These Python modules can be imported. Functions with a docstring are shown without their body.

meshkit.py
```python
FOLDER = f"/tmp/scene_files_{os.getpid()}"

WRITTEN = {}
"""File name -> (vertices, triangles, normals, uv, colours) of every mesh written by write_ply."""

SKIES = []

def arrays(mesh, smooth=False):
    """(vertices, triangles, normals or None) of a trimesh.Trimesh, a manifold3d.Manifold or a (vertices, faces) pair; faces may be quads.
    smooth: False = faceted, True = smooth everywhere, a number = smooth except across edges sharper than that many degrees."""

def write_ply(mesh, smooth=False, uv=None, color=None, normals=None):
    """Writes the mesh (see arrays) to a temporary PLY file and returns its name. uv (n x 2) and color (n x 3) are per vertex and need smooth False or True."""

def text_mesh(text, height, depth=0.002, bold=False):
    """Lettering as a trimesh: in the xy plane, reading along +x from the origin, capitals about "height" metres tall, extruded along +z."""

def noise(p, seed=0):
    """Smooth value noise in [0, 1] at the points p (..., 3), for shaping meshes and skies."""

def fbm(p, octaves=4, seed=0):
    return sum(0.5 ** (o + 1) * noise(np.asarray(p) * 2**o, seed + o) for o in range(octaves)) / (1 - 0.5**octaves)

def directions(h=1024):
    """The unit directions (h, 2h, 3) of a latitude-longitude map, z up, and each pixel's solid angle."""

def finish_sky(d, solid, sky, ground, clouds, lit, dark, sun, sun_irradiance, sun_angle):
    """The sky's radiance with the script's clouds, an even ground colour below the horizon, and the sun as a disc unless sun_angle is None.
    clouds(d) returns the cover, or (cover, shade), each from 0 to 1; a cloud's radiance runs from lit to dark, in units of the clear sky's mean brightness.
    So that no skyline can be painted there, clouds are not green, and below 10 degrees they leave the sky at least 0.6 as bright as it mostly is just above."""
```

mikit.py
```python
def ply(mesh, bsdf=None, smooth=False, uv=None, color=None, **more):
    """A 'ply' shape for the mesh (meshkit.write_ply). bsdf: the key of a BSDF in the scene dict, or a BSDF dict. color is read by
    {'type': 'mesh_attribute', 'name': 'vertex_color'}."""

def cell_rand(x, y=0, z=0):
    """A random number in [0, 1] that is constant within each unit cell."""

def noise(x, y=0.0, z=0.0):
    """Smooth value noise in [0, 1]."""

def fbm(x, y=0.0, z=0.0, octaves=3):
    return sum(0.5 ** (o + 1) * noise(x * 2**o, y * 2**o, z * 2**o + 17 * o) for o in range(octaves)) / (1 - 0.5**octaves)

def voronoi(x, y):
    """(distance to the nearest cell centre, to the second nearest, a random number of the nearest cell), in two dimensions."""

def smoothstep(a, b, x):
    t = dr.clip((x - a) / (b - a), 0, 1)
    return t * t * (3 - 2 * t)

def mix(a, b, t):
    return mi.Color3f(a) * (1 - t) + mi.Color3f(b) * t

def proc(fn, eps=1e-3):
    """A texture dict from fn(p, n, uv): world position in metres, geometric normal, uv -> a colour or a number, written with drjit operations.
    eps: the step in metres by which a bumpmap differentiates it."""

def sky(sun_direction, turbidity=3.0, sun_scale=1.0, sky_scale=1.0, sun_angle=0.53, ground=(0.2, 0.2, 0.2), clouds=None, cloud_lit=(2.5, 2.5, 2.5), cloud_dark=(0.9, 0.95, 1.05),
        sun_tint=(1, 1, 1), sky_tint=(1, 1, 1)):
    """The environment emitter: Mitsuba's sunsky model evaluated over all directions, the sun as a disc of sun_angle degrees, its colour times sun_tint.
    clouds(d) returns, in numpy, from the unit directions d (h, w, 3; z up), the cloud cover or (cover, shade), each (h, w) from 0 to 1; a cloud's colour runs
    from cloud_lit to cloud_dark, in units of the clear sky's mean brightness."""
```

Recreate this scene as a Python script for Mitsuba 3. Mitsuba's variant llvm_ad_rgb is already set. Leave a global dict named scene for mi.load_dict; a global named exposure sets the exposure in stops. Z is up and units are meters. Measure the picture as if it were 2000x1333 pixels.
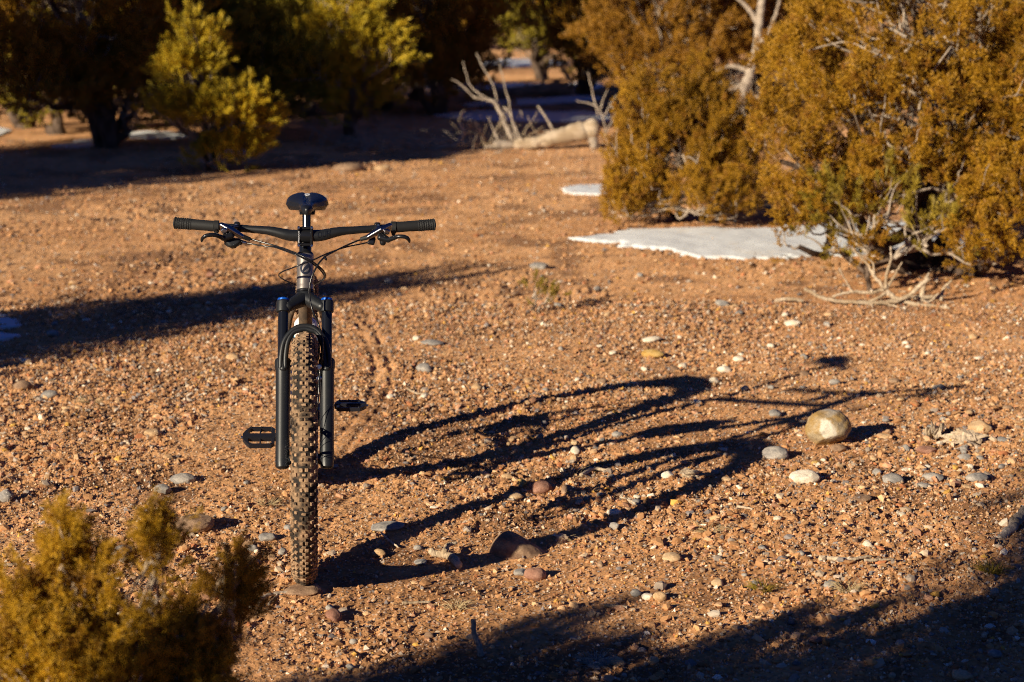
import math
import numpy as np, trimesh, mitsuba as mi, drjit as dr
import mikit, meshkit
from mikit import noise, fbm, voronoi, smoothstep, mix
from shapely.geometry import Polygon, Point, LineString
from shapely import affinity

T4 = mi.ScalarTransform4f
scene, labels = {}, {}

# ------------------------------------------------------------------ camera, sky, exposure
CAM_H, PITCH = 1.728, math.radians(10.457)
scene['camera'] = {
    'type': 'thinlens', 'fov': 28.84, 'fov_axis': 'x', 'near_clip': 0.05, 'far_clip': 400.0,
    'aperture_radius': 0.0088, 'focus_distance': 5.85,
    'to_world': T4().look_at(origin=[0, 0, CAM_H], target=[0, math.cos(PITCH), CAM_H - math.sin(PITCH)], up=[0, 0, 1]),
}
SUN = (-2.18, -2.35, 1.0)
scene['sky'] = mikit.sky(SUN, turbidity=3.0, sun_scale=1.0, sky_scale=0.11, sky_tint=(0.30, 0.72, 2.3),
                         sun_tint=(0.80, 0.99, 1.42), ground=(0.10, 0.07, 0.045))
exposure = 2.75

# ------------------------------------------------------------------ helpers
def rgb(*c):
    return {'type': 'rgb', 'value': list(c)}

def tag(key, label=None, category=None, group=None, kind=None):
    d = {}
    if label: d['label'] = label
    if category: d['category'] = category
    if group: d['group'] = group
    if kind: d['kind'] = kind
    labels[key] = d

def numbered(base):
    k, i = base, 0
    while k in scene or k in labels:
        i += 1
        k = f'{base}_{i:03d}'
    return k

def unit(v):
    v = np.asarray(v, float)
    return v / (np.linalg.norm(v) + 1e-12)

def tube(pts, rad, sides=10, caps=True):
    """A tapering tube along a polyline, closed at its ends."""
    p = np.asarray(pts, float)
    n = len(p)
    r = np.broadcast_to(np.asarray(rad, float), (n,))
    t = np.gradient(p, axis=0)
    t /= np.linalg.norm(t, axis=1, keepdims=True) + 1e-12
    a = np.cross(t[0], [0, 0, 1.0] if abs(t[0][2]) < 0.9 else [1.0, 0, 0])
    a = unit(a)
    A = np.zeros((n, 3))
    for i in range(n):
        a = unit(a - t[i] * (a @ t[i]))
        A[i] = a
    B = np.cross(t, A)
    an = np.arange(sides) * 2 * np.pi / sides
    v = p[:, None] + r[:, None, None] * (np.cos(an)[None, :, None] * A[:, None] + np.sin(an)[None, :, None] * B[:, None])
    v = v.reshape(-1, 3)
    i, j = np.meshgrid(np.arange(n - 1), np.arange(sides), indexing='ij')
    q = np.stack([i * sides + j, i * sides + (j + 1) % sides, (i + 1) * sides + (j + 1) % sides, (i + 1) * sides + j], -1).reshape(-1, 4)
    f = np.vstack([q[:, [0, 1, 2]], q[:, [0, 2, 3]]])
    if caps:
        k = len(v)
        v = np.vstack([v, p[0], p[-1]])
        jj = np.arange(sides)
        f = np.vstack([f, np.stack([jj * 0 + k, (jj + 1) % sides, jj], 1),
                       np.stack([jj * 0 + k + 1, (n - 1) * sides + jj, (n - 1) * sides + (jj + 1) % sides], 1)])
    return trimesh.Trimesh(v, f, process=False)

def smooth_path(pts, n=40):
    """Catmull-Rom through the points."""
    p = np.asarray(pts, float)
    p = np.vstack([2 * p[0] - p[1], p, 2 * p[-1] - p[-2]])
    out = []
    seg = len(p) - 3
    for u in np.linspace(0, seg - 1e-6, n):
        i = int(u)
        t = u - i
        a, b, c, d = p[i:i + 4]
        out.append(0.5 * (2 * b + (c - a) * t + (2 * a - 5 * b + 4 * c - d) * t * t + (3 * b - a - 3 * c + d) * t ** 3))
    return np.array(out)

def lathe(profile, axis_o, axis_d, sides=24):
    """profile: (radius, distance along the axis) pairs."""
    o, d = np.asarray(axis_o, float), unit(axis_d)
    pts = [o + d * s for _, s in profile]
    p = np.asarray(pts)
    a = unit(np.cross(d, [0, 0, 1.0] if abs(d[2]) < 0.9 else [1.0, 0, 0]))
    b = np.cross(d, a)
    r = np.array([max(q[0], 1e-5) for q in profile])
    an = np.arange(sides) * 2 * np.pi / sides
    v = (p[:, None] + r[:, None, None] * (np.cos(an)[None, :, None] * a + np.sin(an)[None, :, None] * b)).reshape(-1, 3)
    n = len(p)
    i, j = np.meshgrid(np.arange(n - 1), np.arange(sides), indexing='ij')
    q = np.stack([i * sides + j, i * sides + (j + 1) % sides, (i + 1) * sides + (j + 1) % sides, (i + 1) * sides + j], -1).reshape(-1, 4)
    f = np.vstack([q[:, [0, 1, 2]], q[:, [0, 2, 3]]])
    k = len(v)
    v = np.vstack([v, p[0], p[-1]])
    jj = np.arange(sides)
    f = np.vstack([f, np.stack([jj * 0 + k, (jj + 1) % sides, jj], 1),
                   np.stack([jj * 0 + k + 1, (n - 1) * sides + jj, (n - 1) * sides + (jj + 1) % sides], 1)])
    return trimesh.Trimesh(v, f, process=False)

def hull(points):
    return trimesh.Trimesh(np.asarray(points, float)).convex_hull if False else trimesh.convex.convex_hull(np.asarray(points, float))

def ball(c, r, n=1):
    m = trimesh.creation.icosphere(subdivisions=n, radius=1.0)
    return m.vertices * np.broadcast_to(r, (3,)) + np.asarray(c, float)

def hull_balls(*cr):
    return hull(np.vstack([ball(c, r, 2) for c, r in cr]))

def cbox(c, size, ch=0.002, R=None):
    """A box with chamfered edges."""
    h = np.asarray(size, float) / 2
    ch = min(ch, 0.49 * 2 * h.min())
    P = []
    for sx in (-1, 1):
        for sy in (-1, 1):
            for sz in (-1, 1):
                for k in range(3):
                    q = h - ch
                    q[k] = h[k]
                    P.append(q * [sx, sy, sz])
    P = np.array(P)
    if R is not None: P = P @ np.asarray(R).T
    return hull(P + np.asarray(c, float))

def rot(axis, deg):
    return trimesh.transformations.rotation_matrix(math.radians(deg), axis)[:3, :3]

def cat(*ms):
    return trimesh.util.concatenate([m for m in ms])

# ------------------------------------------------------------------ materials
def twoside(b):
    return {'type': 'twosided', 'bsdf': b}

def principled(color, rough=0.5, metal=0.0, spec=0.5, **k):
    return {'type': 'principled', 'base_color': color, 'roughness': rough, 'metallic': metal, 'specular': spec, **k}

def dusty(p, n, lo, hi, f, a, b):
    return mix(lo, hi, smoothstep(a, b, fbm(p.x * f, p.y * f, p.z * f, 4)))

def m_ground(p, n, uv):
    big = fbm(p.x * 0.9, p.y * 0.9, 1.3, 4)
    mid = fbm(p.x * 9.0, p.y * 9.0, 4.1, 3)
    fine = fbm(p.x * 110.0, p.y * 110.0, p.z * 110.0, 2)
    c = mix((0.465, 0.228, 0.098), (0.590, 0.312, 0.142), smoothstep(0.3, 0.7, big))
    c = c * (0.72 + 0.56 * mid)
    c = mix(c, (0.17, 0.080, 0.040), 0.75 * smoothstep(0.52, 0.70, fbm(p.x * 3.1, p.y * 3.1, 9.0, 4)))
    d, e, r = voronoi(p.x * 75.0, p.y * 75.0)
    stone = smoothstep(0.36, 0.26, d) * smoothstep(0.62, 0.70, r)
    c = mix(c, mix((0.26, 0.21, 0.18), (0.72, 0.52, 0.38), smoothstep(0.70, 1.0, r)), 0.75 * stone)
    return c * (0.62 + 0.76 * fine)

def h_ground(p, n, uv):
    d, e, r = voronoi(p.x * 75.0, p.y * 75.0)
    grain = fbm(p.x * 190.0, p.y * 190.0, p.z * 190.0, 2)
    return 0.0035 * smoothstep(0.42, 0.05, d) * smoothstep(0.55, 0.75, r) + 0.0035 * grain + 0.006 * fbm(p.x * 60.0, p.y * 60.0, 2.0, 2)

scene['mat_ground'] = twoside({'type': 'bumpmap', 'arbitrary': mikit.proc(h_ground, 8e-4), 'scale': 1.0,
                       'bsdf': principled(mikit.proc(m_ground), 0.95, 0.0, 0.15)})
scene['mat_gravel'] = twoside(principled({'type': 'mesh_attribute', 'name': 'vertex_color'}, 0.8, 0.0, 0.25))

def stone_mat(key, a, b, f=40.0, rough=0.75, spec=0.3):
    def fn(p, n, uv):
        c = mix(a, b, smoothstep(0.3, 0.7, fbm(p.x * f, p.y * f, p.z * f, 4)))
        return c * (0.75 + 0.5 * noise(p.x * f * 9, p.y * f * 9, p.z * f * 9))
    def hf(p, n, uv):
        return 0.004 * fbm(p.x * 60.0, p.y * 60.0, p.z * 60.0, 4)
    scene[key] = twoside({'type': 'bumpmap', 'arbitrary': mikit.proc(hf, 1e-3), 'scale': 1.0, 'bsdf': principled(mikit.proc(fn), rough, 0.0, spec)})

stone_mat('mat_stone_grey', (0.23, 0.21, 0.195), (0.40, 0.35, 0.30))
stone_mat('mat_stone_tan', (0.46, 0.28, 0.14), (0.62, 0.42, 0.24))
stone_mat('mat_stone_pale', (0.62, 0.51, 0.38), (0.80, 0.70, 0.56))
stone_mat('mat_stone_brown', (0.22, 0.13, 0.08), (0.36, 0.23, 0.14))
stone_mat('mat_stone_ochre', (0.46, 0.26, 0.06), (0.55, 0.36, 0.13))
stone_mat('mat_stone_red', (0.25, 0.115, 0.075), (0.36, 0.19, 0.13))

def m_boulder(p, n, uv):
    f = fbm(p.x * 24.0, p.y * 24.0, p.z * 24.0, 4)
    c = mix((0.36, 0.22, 0.075), (0.38, 0.29, 0.18), smoothstep(0.35, 0.65, f))
    up = smoothstep(0.115, 0.145, p.z + 0.03 * (f - 0.5))
    c = mix(c, (0.36, 0.33, 0.30), up)
    # the pale mineral crust on the face of the stone
    dx, dz = (p.x - 1.165 + 0.25 * (p.z - 0.07)) / 0.036, (p.z - 0.072) / 0.044
    d = dr.sqrt(dx * dx + dz * dz) + 0.75 * (fbm(p.x * 60.0, p.y * 30.0, p.z * 60.0, 4) - 0.5)
    c = mix(c, (0.62, 0.55, 0.44), smoothstep(1.0, 0.7, d) * smoothstep(7.20, 7.17, p.y))
    return c * (0.8 + 0.4 * noise(p.x * 300, p.y * 300, p.z * 300))
scene['mat_boulder'] = twoside({'type': 'bumpmap', 'arbitrary': mikit.proc(lambda p, n, uv: 0.006 * fbm(p.x * 45.0, p.y * 45.0, p.z * 45.0, 5)), 'scale': 1.0, 'bsdf': principled(mikit.proc(m_boulder), 0.6, 0.0, 0.35)})

def foliage_mat(key, a, b, d):
    def fn(p, n, uv):
        c = mix(a, b, smoothstep(0.3, 0.7, fbm(p.x * 3.1, p.y * 3.1, p.z * 3.1, 3)))
        c = mix(c, d, smoothstep(0.52, 0.78, noise(p.x * 17.0, p.y * 17.0, p.z * 17.0)))
        return c * (0.55 + 0.9 * noise(p.x * 90.0, p.y * 90.0, p.z * 90.0))
    scene[key] = twoside(principled(mikit.proc(fn), 0.55, 0.0, 0.3))

foliage_mat('mat_juniper', (0.280, 0.140, 0.008), (0.385, 0.196, 0.011), (0.250, 0.105, 0.009))
foliage_mat('mat_juniper_bright', (0.38, 0.205, 0.010), (0.48, 0.265, 0.013), (0.31, 0.145, 0.010))
foliage_mat('mat_juniper_green', (0.26, 0.200, 0.018), (0.34, 0.255, 0.022), (0.20, 0.155, 0.018))
foliage_mat('mat_juniper_rust', (0.26, 0.120, 0.011), (0.32, 0.150, 0.013), (0.20, 0.088, 0.012))
foliage_mat('mat_pinyon', (0.42, 0.30, 0.018), (0.52, 0.355, 0.02), (0.33, 0.25, 0.018))
foliage_mat('mat_seedling', (0.22, 0.155, 0.014), (0.29, 0.20, 0.02), (0.17, 0.11, 0.014))

def m_deadwood(p, n, uv):
    c = mix((0.36, 0.26, 0.165), (0.54, 0.42, 0.30), smoothstep(0.3, 0.7, fbm(p.x * 14.0, p.y * 14.0, p.z * 14.0, 4)))
    return c * (0.6 + 0.8 * noise(p.x * 220, p.y * 220, p.z * 70))
def h_deadwood(p, n, uv):
    return 0.004 * fbm(p.x * 160.0, p.y * 160.0, p.z * 60.0, 3)
scene['mat_deadwood'] = twoside({'type': 'bumpmap', 'arbitrary': mikit.proc(h_deadwood), 'scale': 1.0, 'bsdf': principled(mikit.proc(m_deadwood), 0.85, 0.0, 0.2)})

def m_greywood(p, n, uv):
    c = mix((0.30, 0.235, 0.18), (0.46, 0.37, 0.29), smoothstep(0.3, 0.7, fbm(p.x * 20.0, p.y * 20.0, p.z * 20.0, 4)))
    return c * (0.6 + 0.8 * noise(p.x * 260, p.y * 260, p.z * 90))
scene['mat_greywood'] = twoside(principled(mikit.proc(m_greywood), 0.85, 0.0, 0.2))

def m_palewood(p, n, uv):
    return mix((0.50, 0.41, 0.32), (0.68, 0.60, 0.50), noise(p.x * 60, p.y * 60, p.z * 60)) * (0.75 + 0.5 * noise(p.x * 400, p.y * 400, p.z * 120))
scene['mat_palewood'] = twoside(principled(mikit.proc(m_palewood), 0.85, 0.0, 0.2))

def m_bark(p, n, uv):
    c = mix((0.07, 0.045, 0.032), (0.16, 0.11, 0.08), smoothstep(0.3, 0.7, fbm(p.x * 30.0, p.y * 30.0, p.z * 8.0, 4)))
    return c
scene['mat_bark'] = twoside(principled(mikit.proc(m_bark), 0.9, 0.0, 0.2))

def m_straw(p, n, uv):
    return mix((0.42, 0.30, 0.15), (0.56, 0.43, 0.25), noise(p.x * 90, p.y * 90, p.z * 40))
scene['mat_straw'] = twoside(principled(mikit.proc(m_straw), 0.8, 0.0, 0.2))

def m_sage(p, n, uv):
    return mix((0.20, 0.25, 0.25), (0.33, 0.37, 0.36), noise(p.x * 90, p.y * 90, p.z * 40))
scene['mat_sage'] = twoside(principled(mikit.proc(m_sage), 0.8, 0.0, 0.2))

def m_snow(p, n, uv):
    g = smoothstep(0.60, 0.78, fbm(p.x * 7.0, p.y * 7.0, 3.0, 4))
    return mix((0.71, 0.72, 0.73), (0.58, 0.50, 0.42), 0.35 * g)
def h_snow(p, n, uv):
    return 0.007 * fbm(p.x * 9.0, p.y * 9.0, 1.0, 4)
scene['mat_snow'] = twoside({'type': 'bumpmap', 'arbitrary': mikit.proc(h_snow, 2e-3), 'scale': 1.0, 'bsdf': principled(mikit.proc(m_snow), 0.6, 0.0, 0.3)})

# bicycle materials
def m_black(p, n, uv):
    return mix((0.0115, 0.0128, 0.0155), (0.032, 0.028, 0.026), 0.3 * smoothstep(0.55, 0.8, fbm(p.x * 26.0, p.y * 26.0, p.z * 26.0, 4)))
scene['mat_black_matt'] = twoside(principled(mikit.proc(m_black), 0.42, 0.0, 0.5))
scene['mat_black_gloss'] = twoside(principled(rgb(0.008, 0.009, 0.012), 0.13, 0.0, 0.6))
scene['mat_black_metal'] = twoside(principled(rgb(0.035, 0.036, 0.042), 0.28, 0.7, 0.5))
scene['mat_grip'] = twoside(principled(rgb(0.018, 0.018, 0.019), 0.65, 0.0, 0.35))
scene['mat_cable'] = twoside(principled(rgb(0.010, 0.010, 0.012), 0.25, 0.0, 0.5))
scene['mat_chrome'] = twoside(principled(rgb(0.36, 0.35, 0.36), 0.2, 1.0, 0.5))
scene['mat_steel'] = twoside(principled(rgb(0.55, 0.55, 0.56), 0.25, 1.0, 0.5))
scene['mat_blue'] = twoside(principled(rgb(0.005, 0.10, 0.55), 0.3, 0.35, 0.5))
scene['mat_bottle_white'] = twoside(principled(rgb(0.75, 0.75, 0.76), 0.35, 0.0, 0.5))
scene['mat_bottle_blue'] = twoside(principled(rgb(0.012, 0.33, 0.58), 0.35, 0.0, 0.5))
scene['mat_print_white'] = twoside(principled(rgb(0.62, 0.62, 0.65), 0.6, 0.0, 0.3))
scene['mat_badge'] = twoside(principled(rgb(0.030, 0.035, 0.055), 0.22, 0.4, 0.5))

def m_frame(p, n, uv):
    return mix((0.33, 0.29, 0.265), (0.22, 0.165, 0.125), smoothstep(0.45, 0.75, fbm(p.x * 18.0, p.y * 18.0, p.z * 10.0, 4)))
scene['mat_frame'] = twoside(principled(mikit.proc(m_frame), 0.38, 0.75, 0.5))
def m_frame_dusty(p, n, uv):
    return mix((0.10, 0.078, 0.062), (0.21, 0.145, 0.095), smoothstep(0.45, 0.75, fbm(p.x * 30.0, p.y * 30.0, p.z * 12.0, 4)))
scene['mat_frame_dusty'] = twoside(principled(mikit.proc(m_frame_dusty), 0.55, 0.25, 0.4))
def m_tyre(p, n, uv):
    return mix((0.026, 0.022, 0.020), (0.34, 0.215, 0.125), 0.85 * smoothstep(0.42, 0.66, fbm(p.x * 34.0, p.y * 34.0, p.z * 34.0, 4)))
scene['mat_tyre'] = twoside(principled(mikit.proc(m_tyre), 0.85, 0.0, 0.2))
def m_tread(p, n, uv):
    c = mix((0.055, 0.040, 0.030), (0.40, 0.255, 0.150), smoothstep(0.30, 0.58, fbm(p.x * 30.0, p.y * 30.0, p.z * 30.0, 4)))
    return c * (0.7 + 0.6 * noise(p.x * 330, p.y * 330, p.z * 330))
scene['mat_tread'] = twoside(principled(mikit.proc(m_tread), 0.9, 0.0, 0.2))

scene['mat_saddle'] = twoside(principled(rgb(0.011, 0.012, 0.015), 0.33, 0.0, 0.5))
scene['mat_pedal'] = twoside(principled(rgb(0.030, 0.030, 0.040), 0.38, 0.5, 0.5))

# ------------------------------------------------------------------ the ground
WHEELS = ((-0.600, 5.545), (-0.712, 6.719))
def track_x(y):
    return np.interp(y, [6.7, 7.1, 7.5, 7.9, 8.3, 8.7, 9.1, 9.6, 10.3], [-.71, -.645, -.59, -.555, -.55, -.575, -.63, -.71, -.83])

def gz(x, y, fine=False):
    """Height of the ground in metres."""
    x, y = np.asarray(x, float), np.asarray(y, float)
    p = np.stack([x, y, 0 * x], -1)
    z = 0.050 * (meshkit.fbm(p * 0.55, 3, 3) - 0.5) + 0.030 * (meshkit.fbm(p * 2.3, 3, 7) - 0.5)
    for wx, wy in WHEELS:
        w = np.exp(-((x - wx) ** 2 + (y - wy) ** 2) / (2 * 0.28 ** 2))
        z = z * (1 - w)
    if fine:
        near = np.clip(1.4 - y / 24, 0.35, 1)
        rough = 0.35 + 1.1 * np.clip((meshkit.fbm(p * 1.1 + 40, 3, 15) - 0.36) / 0.3, 0, 1)
        z = z + near * rough * (0.018 * (meshkit.fbm(p * 10, 3, 11) - 0.5) + 0.011 * (meshkit.noise(p * 38 + 3, 13) - 0.5) + 0.012 * (meshkit.noise(p * 85 + 9, 17) - 0.5))
        for off in (-0.034, 0.034):      # the pressed edges of the tyre's own track, running back from the rear wheel
            tx = track_x(y) + off
            track = np.exp(-((x - tx) / 0.011) ** 2) * np.clip((y - 6.6) * 3, 0, 1) * np.clip((10.4 - y) * 1.2, 0, 1)
            z = z - 0.010 * track * (0.6 + 0.4 * np.sign(np.sin(y * 170)))
    return z

def build_ground():
    half = 0.285
    a = np.concatenate([np.linspace(-np.pi, -half - 0.02, 60), np.linspace(-half, half, 600), np.linspace(half + 0.02, np.pi, 60)])
    r = np.concatenate([np.linspace(0.05, 4.2, 26)[:-1], np.geomspace(4.2, 8.6, 370)[:-1], np.geomspace(8.6, 18, 170)[:-1], np.geomspace(18, 300, 60)])
    R, A = np.meshgrid(r, a, indexing='ij')
    x, y = R * np.sin(A), R * np.cos(A)
    z = gz(x, y, True)
    v = np.stack([x, y, z], -1).reshape(-1, 3)
    n, m = R.shape
    i, j = np.meshgrid(np.arange(n - 1), np.arange(m - 1), indexing='ij')
    q = np.stack([i * m + j, (i + 1) * m + j, (i + 1) * m + j + 1, i * m + j + 1], -1).reshape(-1, 4)
    f = np.vstack([q[:, [0, 2, 1]], q[:, [0, 3, 2]]])
    scene['ground'] = mikit.ply((v, f), 'mat_ground', True)
    tag('ground', kind='structure', label='reddish sandy desert ground strewn with gravel')
build_ground()

ICO = trimesh.creation.icosahedron()
ICO_V, ICO_F = np.array(ICO.vertices) / np.linalg.norm(ICO.vertices, axis=1).max(), np.array(ICO.faces)
PALETTE = np.array([[.52, .268, .120], [.44, .220, .096], [.62, .38, .20], [.44, .34, .26], [.24, .20, .185], [.54, .275, .155], [.85, .70, .54], [.62, .34, .08], [.44, .165, .07], [.56, .41, .28], [.64, .38, .21]])
P_WEIGHT = np.array([.24, .24, .11, .065, .06, .10, .04, .02, .025, .055, .08])

def scatter_stones(rng, x, y, r):
    n = len(x)
    s = np.stack([r * rng.uniform(.8, 1.35, n), r * rng.uniform(.7, 1.1, n), r * rng.uniform(.38, .8, n)], -1)
    v = ICO_V[None] * rng.uniform(.58, 1.25, (n, 12, 1)) * s[:, None]
    tilt = rng.normal(0, .35, n)
    c, sn = np.cos(tilt)[:, None], np.sin(tilt)[:, None]
    v = np.stack([v[..., 0] * c - v[..., 2] * sn, v[..., 1], v[..., 0] * sn + v[..., 2] * c], -1)
    w = rng.uniform(0, 2 * np.pi, n)
    c, sn = np.cos(w)[:, None], np.sin(w)[:, None]
    v = np.stack([v[..., 0] * c - v[..., 1] * sn, v[..., 0] * sn + v[..., 1] * c, v[..., 2]], -1)
    z = gz(x, y, True) + s[:, 2] * rng.uniform(.05, .55, n)
    v = v + np.stack([x, y, z], -1)[:, None]
    f = ICO_F[None] + (np.arange(n) * 12)[:, None, None]
    col = PALETTE[rng.choice(len(PALETTE), n, p=P_WEIGHT / P_WEIGHT.sum())] * rng.uniform(.72, 1.25, (n, 1))
    return v.reshape(-1, 3), f.reshape(-1, 3), np.repeat(col, 12, 0)

def stone_cover(x, y):
    p = np.stack([x, y, 0 * x], -1)
    d = meshkit.fbm(p * 1.1 + 40, 3, 15)
    right = np.clip((x + .35) / 1.6, 0, 1) * np.clip((8.6 - y) / 1.4, 0, 1)
    left = np.clip((-.75 - x) / .5, 0, 1) * np.clip((7.2 - y) / .8, 0, 1)
    return np.clip((d - .42) / .18, 0.06 + .22 * np.clip((y - 8) / 2, 0, 1), 1) * .8 + .45 * right + .15 * left

def gravel():
    rng = np.random.default_rng(11)
    def field(n, y0, y1, rmin, rmax, k):
        d = np.sqrt(rng.uniform(y0 ** 2, y1 ** 2, n))
        x = d * rng.uniform(-.275, .275, n)
        keep = (rng.uniform(0, 1, n) < stone_cover(x, d)) & ~((np.abs(x - track_x(d)) < .05) & (d > 6.8) & (d < 10.3))
        x, d = x[keep], d[keep]
        r = np.clip(rmin * rng.uniform(0.02, 1, len(x)) ** -k, rmin, rmax)
        return x, d, r
    sets = [field(16000, 4.3, 8.2, .0050, .018, .50), field(5000, 8.2, 12, .006, .016, .46)]
    x, y, r = (np.concatenate(q) for q in zip(*sets))
    v, f, c = scatter_stones(rng, x, y, r)
    # the finest grit: eight sided chips
    n = 190000
    gy = np.sqrt(rng.uniform(4.4 ** 2, 10.5 ** 2, n))
    gx = gy * rng.uniform(-.27, .27, n)
    keep = rng.uniform(0, 1, n) < .30 + .7 * stone_cover(gx, gy)
    keep &= ~((np.abs(gx - track_x(gy)) < .055) & (gy > 6.8) & (gy < 10.3) & (rng.uniform(0, 1, n) < .8))
    gx, gy = gx[keep], gy[keep]
    n = len(gx)
    gr = np.clip(.0021 * rng.uniform(.02, 1, n) ** -.44, .0021, .0072) * np.where(gy > 8, 1.35, 1)
    ov = np.array([[1, 0, 0], [-1, 0, 0], [0, 1, 0], [0, -1, 0], [0, 0, 1], [0, 0, -1.0]])
    of = np.array([[0, 2, 4], [2, 1, 4], [1, 3, 4], [3, 0, 4], [2, 0, 5], [1, 2, 5], [3, 1, 5], [0, 3, 5]])
    gv = ov[None] * rng.uniform(.6, 1.3, (n, 6, 1)) + rng.normal(0, .22, (n, 6, 3))
    w = rng.uniform(0, 2 * np.pi, n)
    cw, sw = np.cos(w)[:, None], np.sin(w)[:, None]
    gv = np.stack([gv[..., 0] * cw - gv[..., 1] * sw, gv[..., 0] * sw + gv[..., 1] * cw, gv[..., 2] * 1.0], -1) * gr[:, None, None]
    gv += np.stack([gx, gy, gz(gx, gy, True) + gr * rng.uniform(.15, .85, n)], -1)[:, None]
    y2 = np.sqrt(rng.uniform(10 ** 2, 21 ** 2, 34000))      # and coarser chips farther off
    x2 = y2 * rng.uniform(-.28, .28, len(y2))
    n2 = len(y2)
    r2 = np.clip(.0055 * rng.uniform(.02, 1, n2) ** -.38, .0055, .020)
    g2 = ov[None] * rng.uniform(.6, 1.3, (n2, 6, 1)) + rng.normal(0, .22, (n2, 6, 3))
    g2 = g2 * r2[:, None, None] * [1, 1, .7] + np.stack([x2, y2, gz(x2, y2, True) + r2 * .3], -1)[:, None]
    gv, n = np.concatenate([gv, g2]), n + n2
    gc = PALETTE[rng.choice(len(PALETTE), n, p=P_WEIGHT / P_WEIGHT.sum())] * rng.uniform(.65, 1.25, (n, 1))
    f = np.vstack([f, (of[None] + (np.arange(n) * 6)[:, None, None]).reshape(-1, 3) + len(v)])
    v = np.vstack([v, gv.reshape(-1, 3)])
    c = np.vstack([c, np.repeat(gc, 6, 0)])
    scene['gravel'] = mikit.ply((v, f), 'mat_gravel', False, color=c)
    tag('gravel', kind='stuff', label='fine mixed gravel of tan, grey and rust coloured chips scattered over the sand', category='gravel')
gravel()

# ------------------------------------------------------------------ loose stones, each a thing
def stone_mesh(rng, w, d, h, sub=3, angular=0.5, bump=0.12):
    m = trimesh.creation.icosphere(subdivisions=sub)
    v = np.array(m.vertices)
    off = rng.uniform(0, 100, 3)
    v *= (1 + bump * 2 * (meshkit.fbm(v * 1.4 + off, 4, 5) - .5))[:, None]
    for _ in range(int(10 * angular)):
        n = unit(rng.normal(0, 1, 3))
        lim = rng.uniform(.70, .92)
        e = np.maximum(v @ n - lim, 0)
        v -= e[:, None] * n * .85
    v *= np.array([w, d, h]) / 2
    return v, np.array(m.faces)

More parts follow.
